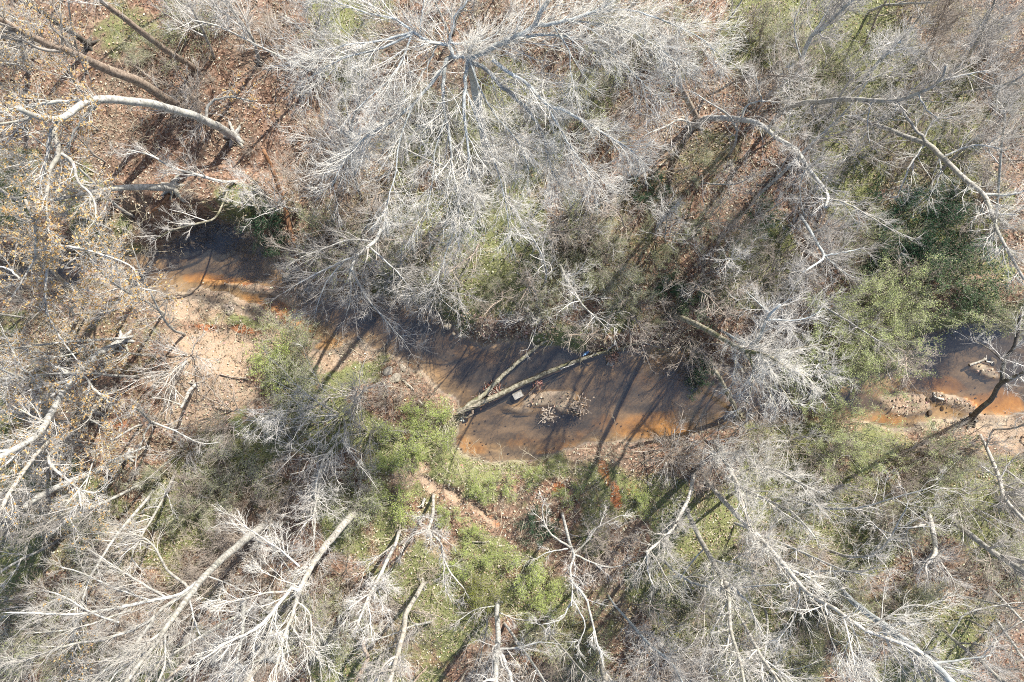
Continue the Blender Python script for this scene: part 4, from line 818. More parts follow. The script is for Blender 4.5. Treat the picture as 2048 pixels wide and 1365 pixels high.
for x_, y_, r_, lab in [
    (790, 895, 46, 'bright green shrub at the corner of the main pool above the sandy trail'), (752, 938, 38, 'bright green shrub just left of the top of the sandy trail'), (780, 1018, 46, 'dense bright green shrub standing left of the wavy pale sapling'),
    (828, 915, 26, 'small bright green shrub touching the head of the sandy trail'), (885, 850, 42, 'grassy green tuft beside the butt end of the forked fallen log'), (848, 838, 38, 'green brushy tuft on the pool edge behind the grassy tuft'),
    (962, 985, 30, 'low green shrub right of the sandy trail'), (1003, 980, 28, 'small round green shrub below the main pool'), (925, 1130, 36, 'green shrub in the hollow below the sandy trail'), (978, 1118, 32, 'green shrub where the sandy trail ends'),
    (1050, 1140, 44, 'pale sunlit green shrub left of the crooked white tree'), (1092, 1178, 36, 'green shrub under the arms of the crooked white tree'), (1085, 1245, 32, 'small green shrub right of the upright grey trunk'), (552, 722, 50, 'fresh green shrub alone on the near bank sand'), (520, 748, 36, 'green shrub at the shaded foot of the fresh green one'), (578, 742, 30, 'small green shrub at the right flank of the fresh green one'),
    (468, 852, 26, 'small dark rimmed green shrub in the shade stripe on the sand'), (1140, 990, 26, 'green shrub beside the orange clay scar'), (1275, 1000, 32, 'green shrub right of the red clay streak'), (1060, 962, 24, 'tiny green shrub at the bank below the sand island'), (900, 1045, 30, 'sunlit green shrub left of the lower sandy trail'), (940, 1075, 26, 'soft green shrub just under the lower sandy trail')]:
    put('g', x_, y_, r_, lab, 'bright green shrubs of the near bank')
for x_, y_, r_, lab in [
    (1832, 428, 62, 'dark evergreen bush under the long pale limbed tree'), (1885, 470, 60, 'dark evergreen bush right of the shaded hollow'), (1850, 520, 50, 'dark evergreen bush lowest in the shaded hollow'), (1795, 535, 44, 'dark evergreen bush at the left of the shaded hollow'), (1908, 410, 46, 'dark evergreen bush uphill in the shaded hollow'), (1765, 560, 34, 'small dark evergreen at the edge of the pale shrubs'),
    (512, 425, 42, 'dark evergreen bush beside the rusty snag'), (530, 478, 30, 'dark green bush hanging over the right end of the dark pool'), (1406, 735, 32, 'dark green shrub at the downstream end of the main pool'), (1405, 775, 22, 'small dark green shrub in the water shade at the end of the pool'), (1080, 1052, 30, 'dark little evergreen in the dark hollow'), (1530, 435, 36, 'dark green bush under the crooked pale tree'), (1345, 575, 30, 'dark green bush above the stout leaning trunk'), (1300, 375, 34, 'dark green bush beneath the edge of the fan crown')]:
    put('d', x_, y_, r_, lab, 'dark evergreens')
for x_, y_, r_, lab in [
    (1878, 575, 56, 'pale green feathery shrub below the shaded hollow'), (1835, 605, 48, 'pale green shrub over the right bend of the creek'), (1800, 655, 56, 'large pale green shrub left of the right hand water'), (1785, 715, 54, 'pale green shrub reaching down to the orange shallows'), (1738, 640, 48, 'grey green shrub behind the large pale green one'), (1700, 705, 50, 'grey green shrub with some yellow leaves'), (1655, 765, 44, 'grey green shrub beside the white twig fan'), (1712, 765, 40, 'grey green shrub at the hidden stretch of the creek'),
    (1735, 865, 50, 'pale green shrub on the near bank left of the sandy bar'), (1748, 920, 40, 'pale green shrub below the hidden stretch of the creek'), (1948, 930, 44, 'yellow green shrub below the right sandy bar'), (968, 575, 26, 'green shrub above the heap of tan leaves'), (1002, 545, 26, 'olive shrub uphill of the heap of tan leaves'), (1060, 585, 30, 'olive brushy shrub above the tip of the upper log'), (1110, 612, 38, 'olive shrub at the tip of the upper log'), (1102, 558, 44, 'olive shrub in the green hollow of the far bank'), (1165, 560, 44, 'olive green shrub in the middle of the far bank'), (1222, 520, 50, 'green shrub under the sparse twigs of the far bank'),
    (1262, 585, 34, 'olive shrub uphill of the lower log tip'), (1305, 560, 40, 'olive shrub left of the dark green bush'), (1180, 480, 50, 'grey green shrub below the fan crown'), (1242, 455, 44, 'grey green shrub right of the fan tips'), (1332, 470, 46, 'grey green shrub in the twig thicket of the far bank'), (1320, 640, 22, 'small green shrub on the bank above the lower log tip'), (1420, 320, 40, 'pale green shrub in sun right of the shaded strip'), (1480, 480, 46, 'olive shrub in the twig thicket uphill of the leaning trunk'), (1395, 420, 44, 'olive shrub between the shaded strip and the thicket'),
    (1600, 60, 48, 'pale green shrub under the blue grey tree at the top'), (1690, 175, 40, 'green shrub above the level pale tree'), (1560, 35, 46, 'olive shrub at the top edge right of the fan crown'), (255, 60, 30, 'small green bush between the two brown trunks'), (210, 75, 26, 'yellowish green bush left of the upper brown trunk'), (400, 1005, 44, 'green shrub in the shade above the big bottom left tree'), (350, 1040, 44, 'olive shrub among twigs of the big bottom left tree'), (270, 985, 40, 'pale green shrub by the narrow grey trunk'), (1715, 1215, 50, 'green shrub between the long pale and the grey trunks'), (1880, 1235, 50, 'green shrub at the lower right under curved branches'), (1660, 1250, 36, 'olive shrub under the twigs of the longest pale trunk')]:
    put('q' if x_ > 1640 and 560 < y_ < 960 else 'p', x_, y_, r_ * (1.12 if x_ > 1640 and 560 < y_ < 960 else 1), lab, 'pale and olive green shrubs')
for x_, y_, r_, lab in [(1955, 560, 46, 'glossy leaved shrub on the bank above the right hand water'), (2000, 545, 48, 'glossy leaved shrub near the right edge above the water'), (2012, 592, 34, 'small glossy leaved shrub leaning over the right hand water'), (1430, 605, 34, 'glossy leaved shrub above the stout leaning trunk'), (1385, 590, 28, 'small glossy shrub left of another above the leaning trunk'), (1330, 1215, 30, 'low glossy shrub in the lower shade stripe'), (1700, 720, 26, 'yellow tinged shrub amid the grey green shrubs')]:
    put('h', x_, y_, r_, lab, 'glossy leaved shrubs')
for x_, y_, r_, lab in [(640, 850, 100, 'widest bare grey bush, left of the bright green shrubs'), (695, 795, 62, 'bare grey bush between the widest bush and the pool'), (600, 935, 74, 'bare grey bush below the widest one'), (715, 880, 56, 'bare grey bush against the bright green shrubs'), (545, 885, 58, 'bare grey bush left of the widest one'), (690, 960, 50, 'bare bush above the pale straight trunk'),
    (1440, 900, 70, 'bare grey bush overhanging the lower end of the main pool'), (1530, 880, 66, 'bare grey bush along the near bank of the hidden creek'), (1620, 900, 60, 'bare grey bush on the near bank under the grey green shrubs'), (1360, 935, 56, 'bare grey bush above the red clay streak'), (1940, 905, 50, 'bare white bush at the foot of the dark mossy trunk'), (820, 520, 60, 'bare grey bush on the far bank below the fan crown'), (870, 570, 50, 'bare dark bush at the pool inlet'), (760, 550, 50, 'bare grey bush under the drooping creek tree'), (1620, 620, 66, 'bare grey bush above the white twig fan'), (1560, 560, 66, 'bare grey bush by the dark crooked tree'), (1440, 540, 64, 'bare grey bush in the far bank thicket'), (650, 480, 60, 'bare grey bush right of the rusty snag')]:
    put('b' if r_ < 95 else 'w', x_, y_, r_, lab, 'large bare bushes')
for x_, y_, r_, lab in [(550, 1030, 30, 'brown briars around the foot of the big bottom left tree'), (728, 1008, 30, 'brown briars around the foot of the pale straight trunk'), (486, 282, 22, 'brown briars at the foot of the pale curved tree'), (358, 372, 20, 'brown briars at the foot of the short thick pale trunk'), (400, 145, 20, 'brown briars at the foot of the upper brown trunk'), (850, 1158, 24, 'brown briars at the foot of the smooth pale trunk'), (1420, 958, 24, 'brown briars at the foot of the longest slanting trunk'),
    (345, 470, 34, 'brown briars overhanging the left end of the dark pool'), (420, 440, 34, 'brown briars hanging over the shaded edge of the dark pool'), (385, 452, 30, 'brown briars between two others over the dark pool'), (470, 442, 30, 'brown briars next to the dark evergreen over the dark pool'), (800, 770, 34, 'brown brush on the rubble bank left of the main pool'), (840, 800, 34, 'brown brush between the grassy tuft and the rubble bank'), (770, 800, 36, 'brown brush below the stones of the rubble bank')]:
    put('k', x_, y_, r_, lab, 'brown briar clumps', 'bush')
for x_, y_, r_, lab in [(640, 565, 46, 'bare grey bush over the narrow inlet left of the drooping creek tree'), (715, 575, 50, 'bare grey bush right at the narrow inlet under the drooping creek tree'), (600, 520, 44, 'bare grey bush at the foot of the rusty snag'), (790, 575, 44, 'bare grey bush where the inlet opens into the main pool')]:
    put('b', x_, y_, r_, lab, 'large bare bushes')
# small conifer
con = bush_proto('small_conifer', 300, 22, (0.5, 0.95), 0.75, 'twigg', 'gold', 5200, 0.05, 0.012, 8, 5, 0)
con.location = G(972, 1182); tag(con, 'small round yellow green conifer beside the upright grey trunk', 'conifer')

# the thicket that fills the rest of the wood
OPEN = [(420, 260, 230, 220, 0, .82), (960, 1060, 260, 150, 0, .95), (1180, 1000, 240, 90, 0, .9), (500, 300, 130, 150, 0, 1), (330, 120, 200, 110, 30, .95), (220, 40, 120, 60, 0, .9), (430, 480, 130, 70, 0, 1), (1240, 690, 120, 50, 0, 1), (440, 740, 150, 90, -30, .85), (480, 610, 140, 60, 10, .85), (900, 1000, 140, 80, 30, .9), (1000, 1130, 150, 90, 0, .7), (1160, 980, 160, 50, 0, .8), (860, 1230, 130, 110, 0, .5), (1180, 1200, 130, 90, 0, .55), (1680, 1060, 90, 60, 20, .7), (1370, 1010, 60, 60, 0, .5), (1900, 760, 150, 110, 0, 1), (1850, 480, 120, 90, 0, .9), (1100, 640, 240, 50, 0, .9), (960, 660, 110, 50, 10, 1), (420, 1010, 60, 50, 0, .5), (1450, 190, 60, 90, 30, .6), (620, 300, 60, 60, 0, .5), (820, 900, 150, 130, 0, 1), (1000, 570, 160, 60, 0, .4), (1200, 510, 180, 110, 20, .25), (1350, 300, 110, 110, 0, .5), (1060, 1000, 220, 90, 0, .8)]
MARKS = [(474, 270, 'the foot of the pale curved tree'), (345, 375, 'the short thick pale trunk'), (550, 350, 'the rusty snag'), (430, 500, 'the dark pool'), (300, 100, 'the upper brown trunk'), (150, 110, 'the lower brown trunk'), (110, 290, 'the white forking limbs'), (60, 460, 'the white limb tips by the edge'),
 (938, 117, 'the hub of the fan crown'), (1090, 60, 'the thick upper limb of the fan crown'), (720, 260, 'the pale thin tree on the slope'), (780, 250, 'the lowest western fan limb'), (1060, 225, 'the blue grey fan limb'), (1200, 270, 'the eastern fan limb'), (930, 480, 'the hanging fan tips'), (620, 120, 'the western fan twigs'), (1390, 70, 'the eastern fan twigs'),
 (1396, 230, 'the brown trunk at the shaded strip'), (1590, 300, 'the crooked bending tree'), (1650, 400, 'the tip of the crooked bending tree'), (1740, 198, 'the level pale tree'), (1880, 150, 'the mossy fork'), (1610, 110, 'the blue grey tree at the top'), (1755, 125, 'the short forked grey trunk'), (1930, 350, 'the long pale limbed tree'), (2010, 230, 'the hanging white branches'), (1860, 470, 'the dark evergreens'), (1975, 60, 'the top corner tree'),
 (1430, 670, 'the stout leaning trunk'), (1550, 770, 'the white twig fan'), (1640, 500, 'the dark crooked tree'), (1450, 500, 'the far bank thicket'), (1790, 690, 'the large pale green shrub'), (1200, 520, 'the green hollow of the far bank'), (980, 650, 'the heap of tan leaves'), (700, 580, 'the drooping creek tree'), (800, 470, 'the foot of the drooping creek tree'),
 (130, 770, 'the mossy pale trunk'), (100, 560, 'the white zigzag tree'), (380, 790, 'the white broken sapling'), (290, 850, 'the three pronged sapling'), (550, 720, 'the fresh green shrub on the sand'), (640, 850, 'the widest bare bush'), (130, 960, 'the grey leaning trunk'), (410, 1150, 'the big bottom left tree'), (100, 1230, 'the sweeping long branches'), (630, 1120, 'the pale straight trunk'), (500, 1260, 'the twin forked limbs'), (380, 1310, 'the short broken trunk'),
 (785, 1015, 'the dense bright green shrub'), (860, 1040, 'the wavy pale sapling'), (750, 1170, 'the slim bending pale tree'), (815, 1230, 'the smooth pale trunk'), (994, 1250, 'the upright grey trunk'), (972, 1184, 'the yellow green conifer'), (1145, 1110, 'the crooked white tree'), (1080, 1055, 'the dark hollow'), (1228, 985, 'the red clay streak'), (1340, 1060, 'the pale tree with the twig tuft'), (1265, 1250, 'the dark thin tree'), (1205, 1330, 'the birch like trunk'),
 (1420, 1120, 'the long pale trunk'), (1560, 1130, 'the longest slanting trunk'), (1780, 1260, 'the thick grey trunk'), (1545, 1000, 'the slanting white limb'), (1560, 940, 'the crossing pale tree'), (1865, 1080, 'the yellowish snag'), (1960, 1085, 'the dark footed trunk'), (2000, 960, 'the white thin tree at the edge'), (1850, 810, 'the right sandy bar'), (1735, 880, 'the shrub left of the sandy bar'), (1960, 1320, 'the bottom right corner tree'), (1690, 1060, 'the shaded litter patch'), (1520, 1300, 'the thin bottom trunk'), (1000, 930, 'the near edge of the main pool'), (1440, 880, 'the bush over the pool end')]
MK = np.array([(a, b) for a, b, _ in MARKS], float)
LABELS = set(o.get('label') for o in bpy.data.objects)
def where_label(what, px, py):
    """says what the plant stands beside, so that no two read alike"""
    d = np.hypot(MK[:, 0] - px, MK[:, 1] - py)
    for k in np.argsort(d)[:8]:
        dx, dy = px - MK[k, 0], py - MK[k, 1]
        side = ('right of' if dx > 0 else 'left of') if abs(dx) > abs(dy) else ('below' if dy > 0 else 'above')
        near = 'just ' if d[k] < 55 else '' if d[k] < 110 else 'well '
        if d[k] > 55 and min(abs(dx), abs(dy)) > 0.42 * max(abs(dx), abs(dy)): side = ('below and ' if dy > 0 else 'above and ') + ('right of' if dx > 0 else 'left of')
        lab = f'{what} {near}{side} {MARKS[k][2]}'
        if lab not in LABELS and len(lab.split()) <= 15: LABELS.add(lab); return lab
    LABELS.add(lab); return lab
cand = []
tries = 0
while len(cand) < 340 and tries < 40000:
    tries += 1
    x_, y_ = prg.random() * 2048, prg.random() * 1365
    if sdf(np.array([x_]), np.array([y_]), CREEK)[0] < 20: continue
    if prg.random() < blobs(np.array([x_]), np.array([y_]), OPEN, .15, 90)[0]: continue
    if any((x_ - a) ** 2 + (y_ - b) ** 2 < 44 ** 2 for a, b in cand): continue
    cand.append((x_, y_))
for x_, y_ in cand:
    left = x_ < 330 and y_ < 980
    u = prg.random()
    k = ('y' if u < .65 else 's') if left else ('s' if u < .30 else 'r' if u < .48 else 'b' if u < .66 else 'k' if u < .88 else 'o')
    sc_ = 0.72 + 0.36 * prg.random()
    big = sc_ > .9
    h_ = {'y': 4, 's': 4, 'r': 3, 'b': 2, 'k': 1, 'o': 1}[k]
    f_ = CAM_H / (CAM_H - h_); cx, cy = 1024 + (x_ - 1024) * f_, 682.5 + (y_ - 682.5) * f_
    what = {'y': 'yellow leaved sapling', 's': 'bare grey sapling', 'r': 'bare brown sapling', 'b': 'bare grey bush', 'k': 'low brown briar bush', 'o': 'low olive shrub'}[k]
    lab = where_label(what, cx, cy)
    grp = {'y': 'yellow leaved saplings', 's': 'bare grey saplings of the wood', 'r': 'bare brown saplings of the wood', 'b': 'bare grey bushes of the wood', 'k': 'low brown briar bushes', 'o': 'low olive shrubs'}[k]
    if k in 'bko': put(k, x_, y_, 50 + 25 * sc_, lab, grp, 'bush', comp=False)
    else: put(k, x_, y_, None, lab, grp, 'sapling', sc=sc_)

# ------------------------------------------------------------------ logs, debris, stones, litter in the creek
def log_piece(acc_, pts, w, zs, K=10, seed=0, lump=.07, pinch=False):
    rg = np.random.default_rng(seed)
    P = np.array([W(p[0], p[1], z_) for p, z_ in zip(pts, np.interp(np.linspace(0, 1, len(pts)), np.linspace(0, 1, len(zs)), zs))])
    n = 5 * len(pts); C = spline(P, n); R = np.interp(np.linspace(0, 1, n), np.linspace(0, 1, len(w)), w) * 0.72 / 2 / PPM
    C[1:-1] += rg.normal(size=(n - 2, 3)) * 0.008
    tubes(acc_, C[None], R[None], K, pinch=pinch, cap=not pinch, rg=rg, lump=lump)
    return C, R
o0 = W(940, 815, -0.4)
log = empty('fallen_log', o0, 'forked mossy fallen log lying across the main pool', 'log')
a = Acc(); C1, R1 = log_piece(a, [(915, 825), (946, 813), (979, 798), (1012, 783), (1034, 772), (1067, 758), (1100, 743), (1133, 730), (1166, 718), (1188, 710), (1220, 702), (1250, 694), (1275, 686), (1293, 683)], (15, 15, 14, 13, 12, 10, 8, 6, 4), [-.05, -.15, -.3, -.33, -.3, -.2], seed=1)
a.obj('trunk', M['mossy'], log, origin=o0)
a = Acc(); C2, R2 = log_piece(a, [(926, 820), (945, 805), (970, 788), (1000, 757), (1040, 722), (1080, 690), (1120, 665), (1180, 636)], (13, 13, 11, 9, 7, 3), [-.05, -.2, -.32, -.3, -.15], seed=2)
a.obj('fork', M['mossy'], log, origin=o0)
for pts, w_, zz in [([(938, 812), (945, 826), (932, 838)], (7, 8, 6), [-.1, -.2, -.35]), ([(1120, 738), (1136, 733), (1150, 728)], (4, 3), [-.1, -.15]), ([(1112, 668), (1106, 682), (1100, 693)], (4, 2), [-.2, -.4]), ([(1215, 701), (1225, 692), (1233, 688)], (4, 3), [-.1, 0]), ([(1180, 713), (1190, 708), (1198, 710)], (5, 3), [-.1, -.1]), ([(1285, 684), (1300, 690), (1315, 694)], (4, 2), [-.1, -.1])]:
    a = Acc(); log_piece(a, pts, w_, zz, 7, seed=len(pts)); a.obj('broken_branch', M['white'] if w_[0] < 6 else M['brown'], log, origin=o0)
# bark fibres peeling on the butt end
a = Acc(); rgp = np.random.default_rng(5)
A, RA = spawn(C1[None, :14], R1[None, :14] * 0.2, 40, 0, 1, (5, 25), (.15, .5), 3, .3, .006, 0.05, .2, rg=rgp); A += np.array([0, 0, .13]); tubes(a, A, RA, 3, rg=rgp)
a.obj('bark_strips', M['twigb'], log, kind='stuff', origin=o0)

def rock(px, py, r, label, dz=0.0, col=None, squash=.6, cat='rock', name='creek_rock', m=None, group=None):
    rg = np.random.default_rng(int(px * 7 + py))
    bm = bmesh.new(); bmesh.ops.create_icosphere(bm, subdivisions=3, radius=r / PPM)
    ph = rg.random((5, 3)) * 6; fr = (1.5 + 3 * rg.random((5, 3))) * PPM / r * .7
    for v in bm.verts:
        c = np.array(v.co); f = 1 + sum(.09 * math.sin(float(c @ fr[k]) + ph[k, 0]) for k in range(5))
        v.co = Vector((c[0] * f * 1.2, c[1] * f * .9, c[2] * f * squash))
    me = bpy.data.meshes.new(name); bm.to_mesh(me); bm.free(); me.materials.append(m or M['stone'])
    for p in me.polygons: p.use_smooth = True
    o = bpy.data.objects.new(name, me); COL.objects.link(o); o.location = G(px, py, dz); o.rotation_euler = (0, 0, rg.random() * 6)
    return tag(o, label, cat, group)
M['stone'] = bark('creek_stone', (0.42, 0.38, 0.31), (0.24, 0.205, 0.16), lichen=(0.2, 0.19, 0.12), lf=.4, scale=7)
M['umber'] = bark('dark_umber', (0.13, 0.095, 0.065), (0.06, 0.045, 0.035), lichen=(0.2, 0.13, 0.08), lf=.5, scale=9)
M['concrete'] = bark('old_concrete', (0.40, 0.375, 0.33), (0.25, 0.23, 0.20), lichen=(0.22, 0.21, 0.15), lf=.4, scale=14)
M['wood'] = bark('weathered_wood', (0.44, 0.40, 0.35), (0.25, 0.22, 0.18), lf=.2, scale=12)
rock(807, 736, 7, 'pale stone sitting in the shallows at the left end of the main pool', .12)
rock(776, 744, 9, 'mossy stone on the bank left of the pale shallows stone', .04)
rock(790, 757, 10, 'flat tan stone on the bank below the mossy stone', .03)
rock(896, 654, 7, 'grey stone where the heap of tan leaves meets the pool', .08)
rock(908, 668, 4, 'small stone at the water edge under the heap of tan leaves', .08)
rock(921, 672, 3, 'tiny pale stone alone in the water by the heap of tan leaves', .2)
rock(462, 622, 8, 'grey leaf topped stone on the upstream sand bar', .06)
rock(575, 553, 8, 'dark stone at the right end of the dark pool', .05)
rock(1868, 862, 8, 'grey stone in the gap of the right sandy bar', .02)
rock(1985, 722, 6, 'pale stone beside the stick on the right sand spit', .05)
for px_, py_, r_, lab in [(1856, 800, 7, 'dark mud lump at the top of the furrow across the right bar'), (1860, 826, 9, 'dark mud lump midway down the furrow of the right bar'), (1866, 848, 10, 'largest dark mud lump low in the furrow of the right bar'), (1884, 818, 7, 'dark mud lump right of the furrow under the bent stick'), (1889, 841, 5, 'small round mud lump lowest right of the furrow'), (480, 655, 6, 'dark wet clod on the red seep of the near bank')]:
    rock(px_, py_, r_ * .62, lab, .0, squash=.5, cat='mud clod', name='umber_clod', m=M['umber'], group='mud clods')  # low dark brown lumps set on the sand

def stick(pts, w, label, m='white', z0=.05, z1=.1, name='fallen_stick', sub=()):
    root_o = G(*pts[0], z0)
    root = empty(name, root_o, label, 'stick')
    P = np.array([G(p[0], p[1], z0 + (z1 - z0) * k / (len(pts) - 1)) for k, p in enumerate(pts)])
    P[:, 2] = np.maximum(P[:, 2], WATER_Z + 0.02)
    n = 5 * len(pts); C = spline(P, n); R = np.interp(np.linspace(0, 1, n), np.linspace(0, 1, len(w)), w) / 2 / PPM
    a = Acc(); tubes(a, C[None], R[None], 7, pinch=True, lump=.08); a.obj('stem', M[m], root, origin=root_o)
    a = Acc(); A, RA = spawn(C[None], R[None], 3, .3, .95, (30, 60), (.15, .45), 4, .5, .006, .1, .2); tubes(a, A, RA, 4); a.obj('side_twigs', M[m], root, kind='stuff', origin=root_o)
    return root
stick([(1930, 730), (1948, 724), (1966, 717)], (5, 4), 'forked bleached stick on the spit in the right hand water', z0=.05, z1=.07)
stick([(1862, 784), (1868, 794), (1886, 800)], (3, 5), 'bent pale stick curving over the right sandy bar')
stick([(1965, 723), (1982, 726)], (4, 3), 'short pale stick right of the forked one on the spit', z0=.05, z1=.06)
stick([(1057, 789), (1066, 779), (1075, 768)], (5, 4), 'short broken stick beside the concrete block in the pool', 'brown', z0=.3, z1=.5)
stick([(1385, 690), (1340, 698), (1310, 700)], (3, 2), 'thin dark stick along the bank past the lower log tip', 'mossy', z0=.1, z1=.2)
stick([(805, 760), (818, 770), (830, 781)], (5, 4), 'pale stick on the rubble bank left of the pool', 'wood', z0=.1, z1=.15)
stick([(838, 800), (850, 810)], (4, 3), 'short stick in the brush above the grassy tuft', 'wood', z0=.2, z1=.3)
stick([(850, 996), (847, 1004), (845, 1014)], (6, 5), 'short white stick lying left of the wavy pale sapling', 'white')
stick([(945, 1083), (975, 1084)], (3, 2), 'thin white stick lying below the sandy trail', 'white')
stick([(437, 750), (425, 772), (405, 800)], (4, 2), 'dark stick lying over the pale near bank sand', 'brown')
stick([(440, 748), (460, 753), (500, 757)], (3, 2), 'thin dark stick running from the sand into the fresh green shrub', 'brown')
stick([(340, 390), (325, 410), (305, 425)], (6, 4), 'splintered tan stick at the foot of the short thick pale trunk', 'rust')
stick([(860, 742), (900, 690)], (2, 2), 'none', 'brown') if False else None
stick([(1508, 372), (1520, 374), (1530, 371)], (5, 5), 'dark short log in the upper right thicket', 'dark', z0=.2, z1=.3)
stick([(77, 1035), (75, 1045), (80, 1050)], (7, 5), 'red brown rotten stick at lower left under the grey trunk', 'rust')

def debris(px, py, n, r, label, leafc, seed, dz=0.1):
    rg = np.random.default_rng(seed); org = G(px, py, dz); org[2] = max(org[2], WATER_Z + .03)
    root = empty('debris_pile', org, label, 'debris pile')
    a_ = rg.random(n) * 2 * math.pi; P = np.empty((n, 4, 3)); P[:, 0] = rg.normal(size=(n, 3)) * np.array([r, r, .02]) * .5 + np.array([0, 0, .05])
    d = norm(np.stack([np.cos(a_), np.sin(a_), .35 * rg.normal(size=n)], -1))
    for s in range(1, 4): P[:, s] = P[:, s - 1] + d * r * .45; d = norm(d + rg.normal(size=(n, 3)) * .2)
    a = Acc(); tubes(a, P, (.008 + .012 * rg.random(n))[:, None] * np.linspace(1, .4, 4)[None], 5, rg=rg); a.obj('sticks', M['twigb'], root, kind='stuff')
    a = Acc(); pos = rg.normal(size=(n * 5, 3)) * np.array([r * .6, r * .6, .03]) + np.array([0, 0, .05])
    leaf_quads(a, pos, .1, .06, rg, 1.4, col=np.array(leafc) * (.6 + .8 * rg.random((n * 5, 1)))); a.obj('leaves', M['litter'], root, kind='stuff')
debris(1160, 812, 26, .32, 'clump of bleached twigs and leaves in the water right of the sand island', (.36, .28, .21), 1, .2)
debris(1095, 829, 16, .26, 'scatter of twigs and pale leaves on the lower edge of the sand island', (.36, .30, .24), 2, .04)
debris(986, 778, 26, .28, 'dark twigs and reddish leaves caught in the fork of the log', (.20, .09, .065), 3, .3)
debris(958, 800, 20, .18, 'dead leaves wedged at the join of the forked log', (.2, .12, .09), 4, .3)
debris(1075, 768, 10, .14, 'reddish leaf clump against the lower log above the concrete block', (.30, .16, .13), 5, .4)
debris(1225, 715, 20, .22, 'leaf clump piled behind the two weathered boards', (.32, .2, .15), 6, .25)
debris(462, 614, 14, .16, 'grey leaves on the stone of the upstream sand bar', (.34, .28, .24), 7, .12)

# concrete block: bevelled, with two hollow cells showing on its end
org = W(1036, 790, -.42)
blk = empty('concrete_block', org, 'grey concrete block standing in the pool against the lower log', 'concrete block')
bm = bmesh.new(); bmesh.ops.create_cube(bm, size=1); bmesh.ops.scale(bm, vec=(.40, .24, .24), verts=bm.verts)
ends = [f for f in bm.faces if abs(f.normal.x) > .9]
r_ = bmesh.ops.inset_individual(bm, faces=ends, thickness=.035)
bmesh.ops.translate(bm, vec=(0, 0, 0), verts=[])
for f in ends: bmesh.ops.translate(bm, vec=-f.normal * .06, verts=f.verts)
bmesh.ops.bevel(bm, geom=[e for e in bm.edges], offset=.012, segments=2, affect='EDGES')
rg = np.random.default_rng(3)
for v in bm.verts: v.co += Vector(rg.normal(size=3) * .002)
me = bpy.data.meshes.new('block_body'); bm.to_mesh(me); bm.free(); me.materials.append(M['concrete'])
o = bpy.data.objects.new('block_body', me); COL.objects.link(o); o.parent = blk
blk.rotation_euler = (math.radians(8), math.radians(-6), math.radians(27))
# two boards
org = W(1221, 724, -.40)
bd = empty('weathered_boards', org, 'pair of short weathered boards sticking out of the pool by the far bank', 'boards')
for k, (dx, ln_, wd) in enumerate(((-.07, .36, .075), (.055, .32, .15))):
    bm = bmesh.new(); bmesh.ops.create_cube(bm, size=1); bmesh.ops.scale(bm, vec=(wd, ln_, .04), verts=bm.verts)
    bmesh.ops.bevel(bm, geom=[e for e in bm.edges], offset=.006, segments=1, affect='EDGES')
    me = bpy.data.meshes.new('plank'); bm.to_mesh(me); bm.free(); me.materials.append(M['wood'])
    o = bpy.data.objects.new('plank', me); COL.objects.link(o); o.parent = bd; o.location = (dx, 0.01 * k, .06 - .05 * k); o.rotation_euler = (.25, .1 - .3 * k, .03)
bd.rotation_euler = (0, 0, math.radians(-24))

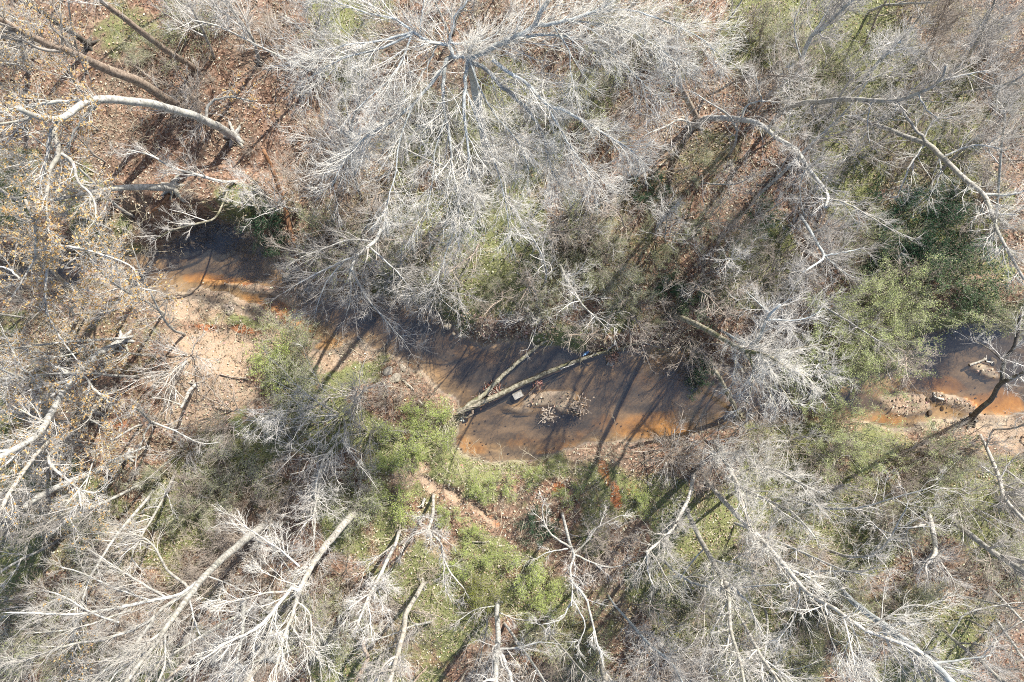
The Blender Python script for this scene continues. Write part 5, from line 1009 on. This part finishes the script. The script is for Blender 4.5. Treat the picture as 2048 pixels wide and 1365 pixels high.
def plain(name, col, rough=.4):
    m, n, l, b = mat(name)
    co = n.new('ShaderNodeTexCoord').outputs['Object']
    d = tuple(c * .6 for c in col)
    l.new(N_ramp(n, l, N_noise(n, l, 14, 4, co), [(.35, d), (.6, col)]), b.inputs['Base Color']); b.inputs['Roughness'].default_value = rough
    return m
M['ball'] = plain('scuffed_pale_rubber', (.62, .64, .58)); M['ballg'] = plain('mint_rubber', (.47, .62, .50)); M['teal'] = plain('teal_rubber', (.16, .50, .45)); M['seam'] = plain('grey_seam', (.25, .26, .24)); M['bluep'] = plain('pale_blue_scrap', (.26, .46, .72))
def ball(px, py, r, m, label):
    p = W(px, py, WATER_Z + .02)
    root = empty('floating_ball', p, label, 'ball', 'balls caught by the fallen log')
    bm = bmesh.new(); bmesh.ops.create_uvsphere(bm, u_segments=16, v_segments=10, radius=r)
    me = bpy.data.meshes.new('shell'); bm.to_mesh(me); bm.free(); me.materials.append(m)
    for q in me.polygons: q.use_smooth = True
    o = bpy.data.objects.new('shell', me); COL.objects.link(o); o.parent = root
    a = Acc(); t = np.linspace(0, 2 * math.pi, 25); ring = np.stack([np.cos(t) * r * 1.0, np.sin(t) * r * 1.0, .25 * r * np.sin(2 * t)], -1)
    tubes(a, ring[None], np.full((1, 25), r * .07), 5, pinch=False); a.obj('seam', M['seam'], root)
    root.rotation_euler = (px % 3, py % 3, 0)
ball(932.5, 835, .058, M['ballg'], 'mint green ball, biggest of the floating balls below the log butt')
ball(927.5, 842, .05, M['ball'], 'white ball nearest the water, below the mint green ball')
ball(921.5, 841, .045, M['ball'], 'white ball nearest the grassy tuft, lowest left of the floating balls')
ball(923.5, 836.5, .045, M['ball'], 'dull white ball between the grassy tuft and the mint green ball')
ball(981.5, 793, .055, M['teal'], 'teal green ball caught in the fork of the log')
ball(981, 786, .04, M['ball'], 'small whitish ball in the fork just above the teal ball')
# crumpled thin sheet in pale blue
rg = np.random.default_rng(8); a = Acc()
u = np.linspace(-.17, .17, 12); v = np.linspace(-.045, .045, 5); uu, vv_ = np.meshgrid(u, v)
zz = .02 * np.sin(uu * 60 + vv_ * 40) + .015 * rg.normal(size=uu.shape); taper_ = 1 - .7 * np.abs(uu / .17) ** 2
top = np.stack([uu, vv_ * taper_, zz + .03 * taper_], -1).reshape(-1, 3); bot = top - np.array([0, 0, .012])
iq = np.arange(60).reshape(5, 12); q = np.stack([iq[:-1, :-1], iq[:-1, 1:], iq[1:, 1:], iq[1:, :-1]], -1).reshape(-1, 4)
a.add(top, q); a.add(bot, q[:, ::-1])
rim = np.concatenate([iq[0, :], iq[1:, -1], iq[-1, -2::-1], iq[-2:0:-1, 0]]); rn = np.roll(rim, -1)
a.f4.append(np.stack([rim, rn, rn + 60, rim + 60], -1))
o = a.obj('blue_scrap', M['bluep']); o.location = W(1172, 707, WATER_Z + .02); o.rotation_euler = (0, 0, math.radians(40))
tag(o, 'crumpled pale blue scrap floating behind the lower log', 'plastic wrapper')

for k in PRO:                                   # prototypes never placed
    for o in PRO[k]:
        if o.name not in usedp:
            for ch in list(o.children): bpy.data.objects.remove(ch)
            bpy.data.objects.remove(o)
